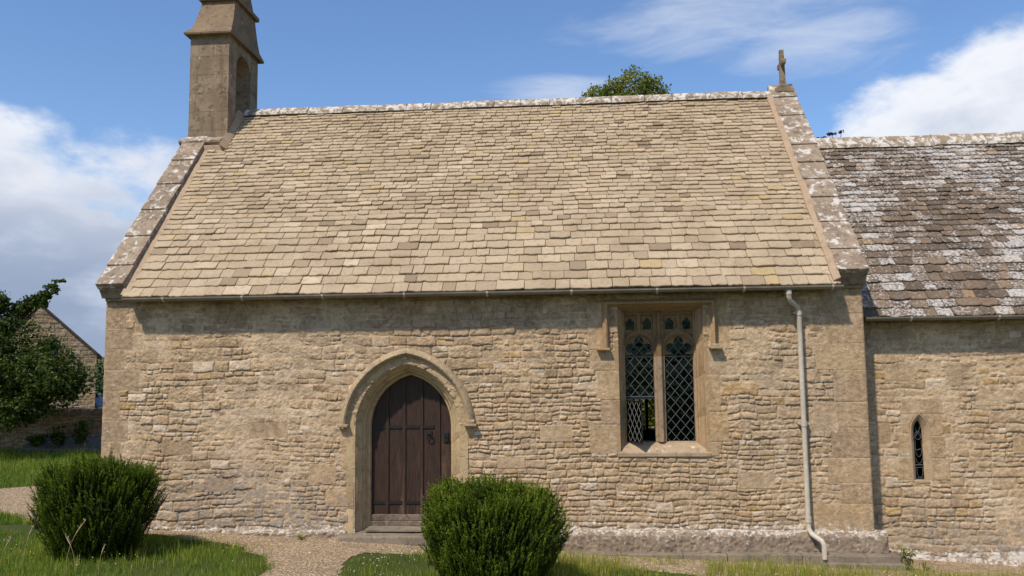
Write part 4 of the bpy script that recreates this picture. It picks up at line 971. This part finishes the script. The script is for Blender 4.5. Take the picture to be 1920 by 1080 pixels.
# ---------------------------------------------------------------- yews
def yew(name, cx, cy, zb, W, D, H, n, label, seed, lean=0, tm=.42):
    rs = np.random.RandomState(seed); e = empty(name, (cx, cy, zb), label, 'shrub', 'clipped yew bushes')
    # shoot tips over an upturned bowl: narrow foot, wide flat-ish top
    u = rs.rand(n)**.85; th = rs.rand(n)*2*math.pi; topn = int(n*.42)
    prof = lambda u: np.interp(u, [0, .12, .35, .62, .82, .93, 1], [.42, .62, .86, 1.0, .96, .84, .66])
    rad_ = prof(u)*(.80+.22*rs.rand(n)**.5); z = u*H
    rad_[:topn] = .84*np.sqrt(rs.rand(topn)); z[:topn] = H*(1.02-.20*rad_[:topn]**3)-.05*rs.rand(topn)
    bump = 1+.26*fbm(np.cos(th)*1.5+7*seed, np.sin(th)*1.5+z*1.2, 1.7, seed, 3); rad_ = rad_*bump
    z = z+.20*fbm(np.cos(th)*rad_*2, np.sin(th)*rad_*2, 2.6, seed+3, 3)
    tip = np.stack([cx+np.cos(th)*rad_*W/2, cy+np.sin(th)*rad_*D/2, zb+z], 1)
    out = np.stack([np.cos(th)*rad_, np.sin(th)*rad_, np.zeros(n)], 1)
    dr = out*np.where(np.arange(n) < topn, .28, .62)[:, None]+np.array([0, 0, .95])+rs.normal(0, .16, (n, 3)); dr /= np.linalg.norm(dr, axis=1, keepdims=True)
    ln = rs.uniform(.14, .30, n); K = 44; sprout = rs.rand(n) < .05; tip = tip+dr*(sprout*rs.uniform(.03, .13, n))[:, None]
    s_ = rs.rand(n, K); P_ = tip[:, None]-dr[:, None]*(ln[:, None]*s_)[..., None]
    rd = rs.normal(size=(n, K, 3)); rd -= (rd*dr[:, None]).sum(-1, keepdims=True)*dr[:, None]; rd /= np.linalg.norm(rd, axis=-1, keepdims=True)
    nd = rd*.55+dr[:, None]*.85; nd /= np.linalg.norm(nd, axis=-1, keepdims=True)
    sd_ = np.cross(nd, dr[:, None]+rs.normal(0, .3, (n, K, 3))); sd_ /= np.linalg.norm(sd_, axis=-1, keepdims=True)
    nl = (.018+.022*s_)[..., None]*(.7+.6*rs.rand(n, K, 1)); wd = .0030
    V = np.stack([P_-sd_*wd, P_+nd*nl*.6-sd_*wd*1.3, P_+nd*nl, P_+nd*nl*.5+sd_*wd*1.3], 2).reshape(-1, 3)
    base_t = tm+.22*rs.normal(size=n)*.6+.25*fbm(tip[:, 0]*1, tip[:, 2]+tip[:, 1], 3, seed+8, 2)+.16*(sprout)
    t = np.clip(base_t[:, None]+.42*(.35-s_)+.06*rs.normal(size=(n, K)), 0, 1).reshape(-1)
    V2, F2, t2 = [], [], []
    # shaded inner sprays so the bush is not hollow
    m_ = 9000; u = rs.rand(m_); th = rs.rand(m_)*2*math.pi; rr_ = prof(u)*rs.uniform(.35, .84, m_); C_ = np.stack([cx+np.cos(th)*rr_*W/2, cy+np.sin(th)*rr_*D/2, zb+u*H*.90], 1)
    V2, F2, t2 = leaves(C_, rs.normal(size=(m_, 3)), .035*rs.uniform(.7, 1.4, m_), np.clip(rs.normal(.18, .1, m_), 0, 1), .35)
    nq = len(V)//4; F = np.vstack([np.arange(4*nq).reshape(-1, 4), F2+4*nq])
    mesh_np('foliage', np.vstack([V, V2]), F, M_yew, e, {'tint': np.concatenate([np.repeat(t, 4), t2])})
    b = MB()
    for k_ in range(26):
        a = rs.rand()*6.28; r_ = rs.uniform(.3, .8); limb(b, (cx+.12*math.cos(a), cy+.12*math.sin(a), zb-.05), (cx+math.cos(a)*r_*W/2, cy+math.sin(a)*r_*D/2, zb+rs.uniform(.5, .8)*H), .018, .005, 5, .06)
    b.build('stem', M_bark, e, True); return e
yew('yew_bush', .87, -1.5, float(zg(.88, -1.5))-.02, 1.50, 1.4, 1.12, 3400, 'small dark yew bush on the grass in front of the left corner of the church', 3, tm=.40)
yew('yew_bush', 5.83, -2.1, float(zg(5.86, -2.1))-.02, 1.66, 1.5, 1.16, 3900, 'bright green yew bush with feathery top, in front of the church door', 8, tm=.50)

# ---------------------------------------------------------------- grass
def blades(X_, Y_, h, wd, lean, tint, segs=2):
    n = len(X_); Z_ = zg(X_, Y_)-.01; th = NR.rand(n)*6.283; la = NR.rand(n)*6.283; ln = lean*NR.rand(n)
    a = np.stack([np.cos(th), np.sin(th), 0*th], 1); l = np.stack([np.cos(la), np.sin(la), 0*la], 1)*(ln*h)[:, None]; up_ = np.array([0, 0, 1.])*h[:, None]*np.sqrt(1-np.minimum(ln, .9)**2*.7)[:, None]
    B = np.stack([X_, Y_, Z_], 1); w_ = (a*np.asarray(wd).reshape(-1, 1)); md = B+up_*.55+l*.35; tp = B+up_+l
    V = np.stack([B-w_, B+w_, md+w_*.75, md-w_*.75, tp], 1).reshape(-1, 3); i = np.arange(n)*5
    return V, np.stack([i, i+1, i+2, i+3], 1), np.stack([i+3, i+2, i+4], 1), np.repeat(tint, 5)
def scatter(n, x0, x1, y0, y1): return NR.uniform(x0, x1, n), NR.uniform(y0, y1, n)
def cat_blades(parts):
    V, Q, Tr, t = [], [], [], []; o_ = 0
    for v, q, r_, tt in parts: V.append(v); Q.append(q+o_); Tr.append(r_+o_); t.append(tt); o_ += len(v)
    return np.vstack(V), [np.vstack(Q), np.vstack(Tr)], np.concatenate(t)
inchurch = lambda x, y: (x > -.1) & (y > -.32)
def lawn(n, x0, x1, y0, y1, hm, wd, lean=.5, tm=.45):
    x, y = scatter(n, x0, x1, y0, y1); j = NR.normal(0, .05, n); keep = ~gravel_at(x+j, y+j[::-1]) & ~inchurch(x, y); x, y = x[keep], y[keep]
    k_ = fbm(x, y, 1.4, 61, 3); k2 = fbm(x, y, 5, 67, 2); h = hm*(1+.8*k_+.5*k2)*NR.uniform(.5, 1.3, len(x)); t = np.clip(tm+.35*k2+.25*k_+NR.normal(0, .14, len(x)), 0, .9)
    t = np.where(NR.rand(len(x)) < .05, NR.uniform(.85, 1, len(x)), t)
    return blades(x, y, np.maximum(h, .02), wd, lean, t)
parts = [lawn(52000, -3.2, 3.3, -4.2, -.2, .085, .0028, tm=.52), lawn(60000, 4.0, 13.5, -4.0, -.35, .070, .0028, tm=.62), lawn(26000, -6, -1.2, .3, 2, .08, .004), lawn(60000, -13, -.3, 3.2, 10.3, .13, .0048, tm=.5),
         lawn(9000, -14, -3, -4, 1.2, .10, .006), lawn(9000, 13.5, 19, -4, -1.2, .1, .005), lawn(9000, -9, 16, -9, -4.2, .09, .006)]
V, F, t = cat_blades(parts); o = mesh_np('grass', V, F, M_grass, None, {'tint': t}); tag(o, 'green churchyard grass either side of the gravel path', 'grass', None, 'stuff')
# thin straggling blades on the gravel strip and tall yellowing stalks along its edge
def stalks(n, x0, x1, y0, y1, h0, h1, t0, t1, lean=.35, den=None):
    x, y = scatter(n, x0, x1, y0, y1); k_ = fbm(x, y, 1.1, 71, 3); keep = (k_ > -.12) & ~inchurch(x, y)
    if den is not None: keep &= NR.rand(n) < den(x, y)
    x, y = x[keep], y[keep]; return blades(x, y, NR.uniform(h0, h1, len(x))*(.8+.8*np.clip(k_[keep], 0, 1)), .0036, lean, NR.uniform(t0, t1, len(x)))
parts = [stalks(9000, 6.4, 14, -2.2, -.60, .10, .27, .66, .98), stalks(6500, 6.4, 14, -1.2, -.30, .03, .14, .6, 1, .6), stalks(900, 3.9, 6.5, -.9, -.35, .03, .12, .6, .95, .6), stalks(700, .8, 3, -1.2, -.2, .03, .10, .5, .95, .6),
         stalks(2000, -2.5, 2.6, -3.2, -.9, .10, .24, .45, .95), stalks(900, 4.3, 6.6, -3.4, -1.6, .10, .22, .4, .95), stalks(1500, -12, -4, 4, 9.8, .2, .35, .5, .95)]
V, F, t = cat_blades(parts); o = mesh_np('tall_grass', V, F, M_grass, None, {'tint': t}); tag(o, 'thin yellowing grass stalks along the edge of the gravel', 'grass', None, 'stuff')
def seedheads(spots):
    b = MB()
    for x, y, h, dx in spots:
        z = float(zg(x, y)); pts = [(x+dx*(k_/8)**2*h, y, z+h*(1-(1-k_/8)**1.6*.0)*(k_/8)-.25*h*abs(dx)*(k_/8)**3) for k_ in range(9)]
        b.tube(pts, [.0022]*6+[.006, .0075, .001], 4)
        for k_ in range(14):
            p = Vector(pts[6]).lerp(Vector(pts[8]), NR.rand()); q = p+Vector((NR.normal(0, .012), NR.normal(0, .012), .025)); b.add([p, q, q+Vector((.004, 0, .004)), p+Vector((.004, 0, 0))], [(0, 1, 2, 3)])
    return b
sp_ = [(1.0, -2.25, .62, .35), (1.15, -2.3, .45, -.3), (.45, -2.2, .5, .2), (.25, -2.3, .42, .3), (1.42, -2.3, .35, .2), (5.3, -3.35, .42, .9), (5.5, -3.4, .38, 1.0), (5.15, -3.3, .34, .7), (5.75, -3.45, .36, .9), (6.5, -3.25, .35, .8), (6.6, -3.2, .4, .5), (-.2, -2.2, .4, .4)]
M_straw = mat_simple('dry_straw', (.36, .26, .15), .8, .2, 30, .001)
o = seedheads(sp_).build('seed_heads', M_straw); tag(o, 'dry arching grass seed heads rising round the two yew bushes', 'grass', None, 'stuff')
def flowers(n, boxes, r, h, mat, name, label):
    C_ = []; 
    for (x0, x1, y0, y1, k_) in boxes:
        x, y = scatter(k_, x0, x1, y0, y1); kk = ~gravel_at(x, y) & (fbm(x, y, 1.3, 19, 2) > -.15); C_.append(np.stack([x[kk], y[kk], zg(x[kk], y[kk])+NR.uniform(.4, 1, kk.sum())*h], 1))
    C_ = np.vstack(C_); m_ = len(C_); Vs = []; 
    for a in range(2): v, f, t_ = leaves(C_, NR.normal(0, .5, (m_, 3))+np.array([0, -.5, 1]), r*NR.uniform(.7, 1.2, m_), np.zeros(m_), .9); Vs.append(v)
    V = np.vstack(Vs); o = mesh_np(name, V, np.arange(len(V)).reshape(-1, 4), mat); return tag(o, label, 'flowers', None, 'stuff')
flowers(0, [(-2.6, .3, -2.2, -.8, 130), (4.1, 5.0, -2.0, -.8, 60), (1, 2.9, -3, -1.3, 40), (6.8, 8, -3, -1.8, 30)], .0065, .11, M_white, 'white_flowers', 'tiny white clover flowers scattered in the grass')
flowers(0, [(2.2, 2.9, -1.7, -1.3, 14), (8, 12, -1.6, -.6, 70), (-8, -5, 5, 9, 60), (0, 2, -2.6, -1.5, 14)], .007, .18, M_yellow, 'yellow_flowers', 'tiny yellow buttercups scattered among the grass')
# loose pebbles on the gravel
x, y = scatter(26000, -2.5, 13, -3.2, -.15); kk = gravel_at(x, y, .16); x, y = x[kk], y[kk]; n = len(x); s_ = NR.uniform(.003, .009, n)*np.where(NR.rand(n) < .02, 2.2, 1); z = zg(x, y)+.006
dd = np.array([(1, 0, 0), (0, 1, 0), (-1, 0, 0), (0, -1, 0), (0, 0, .7)]); V = np.stack([x, y, z], 1)[:, None]+dd[None]*s_[:, None, None]*NR.uniform(.7, 1.3, (n, 5, 1)); i = np.arange(n)*5
F = np.concatenate([np.stack([i+a, i+(a+1) % 4, i+4], 1) for a in range(4)])
mt, A_ = newmat('pebbles'); c = A_.ramp(A_.attr('tint'), [(0, (.26, .18, .11)), (.5, (.45, .34, .22)), (1, (.62, .52, .38))]); finish(A_, c, .9)
o = mesh_np('pebbles', V.reshape(-1, 3), F, mt, None, {'tint': np.repeat(NR.rand(n), 5)}); tag(o, 'loose pale pebbles lying on the gravel', 'pebbles', None, 'stuff')

# ---------------------------------------------------------------- weeds
def weed(name, x, y, h, r, n, label, mat=None, size=.03, z=None):
    z = float(zg(x, y)) if z is None else z; e = empty(name, (x, y, z), label, 'plant'); b = MB()
    C_ = []
    for k_ in range(5):
        a = NR.rand()*6.28; tx, ty, tz = x+r*.6*math.cos(a), y+r*.5*math.sin(a), z+h*NR.uniform(.6, 1); limb(b, (x, y, z-.02), (tx, ty, tz), .005, .002, 4, .03)
        for _ in range(n//5): t_ = NR.uniform(.2, 1); C_.append((x+(tx-x)*t_+NR.normal(0, r*.25), y+(ty-y)*t_+NR.normal(0, r*.2), z+(tz-z)*t_+NR.normal(0, .02)))
    b.build('stem', M_bark, e); C_ = np.array(C_); v, f, t_ = leaves(C_, NR.normal(size=C_.shape)+np.array([0, -.4, .8]), size*NR.uniform(.6, 1.2, len(C_)), NR.uniform(.3, .9, len(C_)), .6); mesh_np('foliage', v, f, mat or M_tree2, e, {'tint': t_})
weed('weed', 11.0, -.30, .33, .10, 60, 'leafy green weed at the foot of the nave corner beside the chancel')
weed('weed', 3.05, -.22, .06, .10, 40, 'low green weed on the gravel left of the door step', size=.02)
weed('weed', 11.25, -.22, .14, .12, 40, 'small weed at the base of the chancel wall', size=.02)

# ---------------------------------------------------------------- dry stone wall and edging stones at the left
M_dry = mat_rubble('dry_stone', (.10, .08, .06), .75)
dw = empty('dry_stone_wall', (-10, 10.5, -.1), 'dark dry stone churchyard wall with upright coping stones behind the lawn', 'wall')
rubble('wall_face', (0, 10.5, 0), (1, 0, 0), (0, 0, 1), (0, -1, 0), -26, -1, -.5, .98, .022, 51, dw, M_dry, (), None, lambda U, V: -.004+0*U, lambda U, V: .5*sm(fbm(U, V, .8, 5, 2), -.1, .4), None, lambda u, v: .9, prot=.045, edge=False, hscale=.8)
b = MB(); b.box(-26, -1, 10.52, 10.95, -.6, .97); b.build('wall_core', M_dry, dw)
b = MB(); x = -26; rg = random.Random(8)
while x < -1:
    wd = rg.uniform(.05, .11); b.bevbox((x, x+wd-.008), (10.44, 10.98), (.97, 1.12+rg.uniform(-.03, .06)), .012, .008); x += wd
b.build('coping_stones', M_dry, dw)
b = MB(); x = -8.4
M_edge = mat_ashlar('grey_edging', (.17, .155, .13), (.12, .11, .09), (.07, .065, .05), .25)
ed = None
while x < -5.4:
    wd = rg.uniform(.22, .42); b.bevbox((x, x+wd-.02), (9.72, 9.98), (-.35, .13+rg.uniform(-.03, .05)), .04, .02); x += wd
b.prism([(9.9, .05), (10.5, .40), (10.5, -.4), (9.9, -.4)], 0, -8.4, -5.3)
tag(b.build('edging_stones', M_edge), 'low row of grey edging stones at the foot of the churchyard wall', 'kerb')
for wx, wh, lb in [(-7.35, .55, 'green weed growing below the churchyard wall, next to the tree'), (-6.75, .75, 'taller green weed against the churchyard wall by the church corner'), (-8.0, .35, 'low leafy weed at the left end of the edging stones')]:
    weed('weed', wx, 10.05, wh, .28, 260, lb, M_tree, .06, .15)

# ---------------------------------------------------------------- trees
tree('leafy_tree', (-9.6, 8.6, -.1), [(-8.3, 8.2, 2.4, 1.7, 1.4, 1.35), (-6.7, 8.3, 2.1, 1.15, 1.0, .80), (-8.3, 8.1, 3.2, .9, .9, .9), (-9.6, 8.3, 3.3, 1.5, 1.3, 1.2), (-6.05, 8.3, 1.9, .60, .6, .40), (-7.1, 8.0, 1.35, .85, .8, .55), (-11, 8.6, 2.4, 1.8, 1.4, 1.5), (-7.55, 8.6, 3.85, .30, .2, .22), (-7.28, 8.65, 4.02, .24, .2, .18), (-7.05, 8.7, 4.2, .22, .15, .12), (-6.85, 8.7, 4.42, .20, .12, .06), (-6.62, 8.7, 4.56, .20, .1, .04), (-6.72, 8.7, 4.30, .12, .1, .09), (-6.95, 8.6, 3.98, .12, .1, .14), (-6.55, 8.4, 2.9, .2, .2, .15), (-8.1, 8.3, 3.95, .5, .4, .38)],
     60000, .052, M_tree, 'dense dark leafy tree overhanging the churchyard wall on the left', shell=.35, tmean=.40, tsd=.17, trunk_r=.15, fork=.5)
tree('tall_tree', (9.2, 20, -1), [(7.9, 20, 12.65, .62, .8, .55), (8.55, 20, 13.05, .42, .6, .48), (9.35, 20, 13.1, .85, .9, .85), (10.05, 20, 12.95, .62, .7, .62), (8.9, 20.2, 12.0, 1.9, 1.7, 1.2), (9, 20.3, 10.2, 2.6, 2.3, 1.6), (8.2, 20.3, 8.4, 2.2, 2, 1.4), (10.3, 20, 8.7, 2.2, 2, 1.4)],
     30000, .075, M_tree2, 'tall tree whose sunlit top shows above the nave ridge', shell=.35, tmean=.45, trunk_r=.3, fork=.7)
tree('plum_tree', (14.6, 12, -1), [(14.1, 12, 8.2, .25, .3, .25), (14.05, 12, 8.62, .10, .1, .05), (14.28, 12, 8.74, .16, .1, .04), (14.56, 12, 8.80, .08, .1, .04), (13.92, 12, 8.60, .05, .1, .04), (14.7, 12.3, 7.0, 1.0, 1.0, .8), (14.5, 12.2, 5.8, 1.3, 1.2, .9)],
     5200, .055, M_plum, 'thin dark plum twigs just showing above the left end of the chancel ridge', shell=.2, tmean=.4, trunk_r=.10, fork=.8)
tree('garden_shrub', (9.3, 8.8, -.5), [(9.3, 8.8, 1.0, 1.7, .8, 1.1), (10.6, 9.2, 1.2, 1.0, .8, .9), (8.4, 9.2, 1.3, 1.0, .8, 1.0)],
     9000, .07, M_tree2, 'sunlit green shrub seen through the open casement beyond the north window', 'shrub', trunk_r=.06)

# ---------------------------------------------------------------- barn behind the wall
bth = R(36); barn = empty('stone_barn', (-18.2, 24, -.9), 'brown stone barn with steep gable beyond the churchyard wall on the left', 'barn')
ua = (math.cos(bth), math.sin(bth), 0); na = (math.sin(bth), -math.cos(bth), 0)
M_barn = mat_rubble('barn_stone', (.54, .35, .165), .72)
HB, RB, BH = 3.95, 5.62, 3.05
BW = 2.71; sb = (RB-BH)/BW
rubble('gable_wall', (-18.2, 24, 0), ua, (0, 0, 1), na, -BW, BW, -1.2, RB, .026, 61, barn, M_barn, (), lambda U, V: V < RB-.10-sb*np.abs(U), lambda U, V: .006+0*U, hscale=2.0, prot=.022, edge=False, warp=.35)
Mb = Matrix.Translation((-18.2, 24, 0)) @ Matrix.Rotation(bth, 4, 'Z')
def bmb(f): b = MB(); f(b); b.v = [tuple(Mb @ Vector(v)) for v in b.v]; return b
bmb(lambda b: b.prism([(-BW+.02, -1.2), (-BW+.02, BH-.12), (0, RB-.16), (BW-.02, BH-.12), (BW-.02, -1.2)], 1, .05, 9)).build('side_walls', M_barn, barn)
M_tile = mat_simple('dark_roof_tile', (.10, .065, .05), .9, .35, 6, .01)
for s_ in (-1, 1):
    bmb(lambda b: b.prism([(0, RB+.02), (s_*(BW+.2), BH-.17), (s_*(BW+.2), BH-.30), (0, RB-.10)], 1, -.09, 9.1)).build('roof_slope', M_tile, barn)
bmb(lambda b: b.prism([(BW+.02, BH-.30), (BW+.22, BH-.36), (BW+.22, BH-.20), (BW+.02, BH-.02)], 1, -.14, .2)).build('eaves_board', M_iron, barn)
# ---------------------------------------------------------------- far hedge and woodland
L = [(x, 62+NR.rand()*5, -1.0+NR.rand()*1.2, 2.6, 2.4, 2.4+NR.rand()) for x in np.arange(-75, -18, 2.6)]
V, F, t = lobed(L, 26000, .30, tmean=.4); tag(mesh_np('far_hedgerow', V, F, M_wood, None, {'tint': t}), 'dark green belt of trees in the distance beyond the barn', 'woodland', None, 'stuff')

# ---------------------------------------------------------------- people beyond the wall
def person(x, y, label, shirt, hair, turn=0, bend=.12, s=1.0):
    z = float(zg(x, y)); e = empty('person', (x, y, z), label, 'person'); Mt = Matrix.Rotation(turn, 4, 'Z')
    J = {'pel': (0, 0, .93), 'sp': (0, -.02-bend*.3, 1.12), 'ch': (0, -.03-bend*.6, 1.34), 'nk': (0, -.04-bend, 1.47), 'hd': (0, -.07-bend*1.2, 1.58), 'ht': (0, -.07-bend*1.3, 1.70)}
    for sd_, n_ in ((-1, 'l'), (1, 'r')):
        J.update({'sh'+n_: (sd_*.18, -.03-bend*.7, 1.40), 'el'+n_: (sd_*.25, -.06-bend*.5, 1.12), 'wr'+n_: (sd_*.20, -.26, .98), 'hn'+n_: (sd_*.17, -.33, .97), 'hp'+n_: (sd_*.10, 0, .88), 'kn'+n_: (sd_*.12, -.03, .49), 'an'+n_: (sd_*.12, .02, .08), 'to'+n_: (sd_*.14, -.16, .03)})
    rad = dict(pel=.15, sp=.14, ch=.15, nk=.055, hd=.088, ht=.06); 
    for n_ in 'lr': rad.update({'sh'+n_: .06, 'el'+n_: .045, 'wr'+n_: .03, 'hn'+n_: .035, 'hp'+n_: .095, 'kn'+n_: .06, 'an'+n_: .04, 'to'+n_: .035})
    E = [('pel', 'sp'), ('sp', 'ch'), ('ch', 'nk'), ('nk', 'hd'), ('hd', 'ht')]
    for n_ in 'lr': E += [('ch', 'sh'+n_), ('sh'+n_, 'el'+n_), ('el'+n_, 'wr'+n_), ('wr'+n_, 'hn'+n_), ('pel', 'hp'+n_), ('hp'+n_, 'kn'+n_), ('kn'+n_, 'an'+n_), ('an'+n_, 'to'+n_)]
    def skin(name, keys, mat, grow, root):
        ks = [k_ for k_ in J if k_ in keys]; me = bpy.data.meshes.new(name); me.from_pydata([Mt @ (Vector(J[k_])*s) for k_ in ks], [(ks.index(a), ks.index(c)) for a, c in E if a in ks and c in ks], [])
        o = link(bpy.data.objects.new(name, me), e); md = o.modifiers.new('skin', 'SKIN'); 
        for v, k_ in zip(me.skin_vertices[0].data, ks): v.radius = ((rad[k_]+grow)*s,)*2; v.use_root = (k_ == root)
        sb_ = o.modifiers.new('sub', 'SUBSURF'); sb_.levels = sb_.render_levels = 2; me.materials.append(mat); return o
    skin('body', set(J), mat_simple('skin', (.50, .30, .21), .6, .05), 0, 'pel')
    skin('shirt', {'pel', 'sp', 'ch', 'nk', 'shl', 'shr', 'ell', 'elr'}, shirt, .030, 'ch')
    skin('trousers', {'pel', 'hpl', 'hpr', 'knl', 'knr', 'anl', 'anr'}, mat_simple('dark_trousers', (.05, .055, .07), .8, .1), .015, 'pel')
    bm = bmesh.new(); bmesh.ops.create_uvsphere(bm, u_segments=16, v_segments=10, radius=.105*s)
    bmesh.ops.delete(bm, geom=[v for v in bm.verts if v.co.z < -.01 and v.co.y < .02], context='VERTS')
    for v in bm.verts: v.co = Mt @ (v.co+Vector(J['hd'])*s+Vector((0, .012, .045))*s)
    me = bpy.data.meshes.new('hair'); bm.to_mesh(me); bm.free(); me.materials.append(hair); link(bpy.data.objects.new('hair', me), e)
    bm = bmesh.new(); 
    for px_, pz_, r_ in ((-.03, .0, .010), (.03, .0, .010), (0, -.025, .014), (0, -.06, .012)):
        bmesh.ops.create_icosphere(bm, subdivisions=1, radius=r_*s, matrix=Matrix.Translation((Mt @ (Vector(J['hd'])*s+Vector((px_, -.088, pz_+.02))*s))))
    return e
person(-18.50, 30, 'person in light blue shirt with white hair, standing beyond the wall by the barn', mat_simple('light_blue_cloth', (.26, .42, .72), .8, .12), mat_simple('white_hair', (.65, .63, .60), .8, .1), R(25))
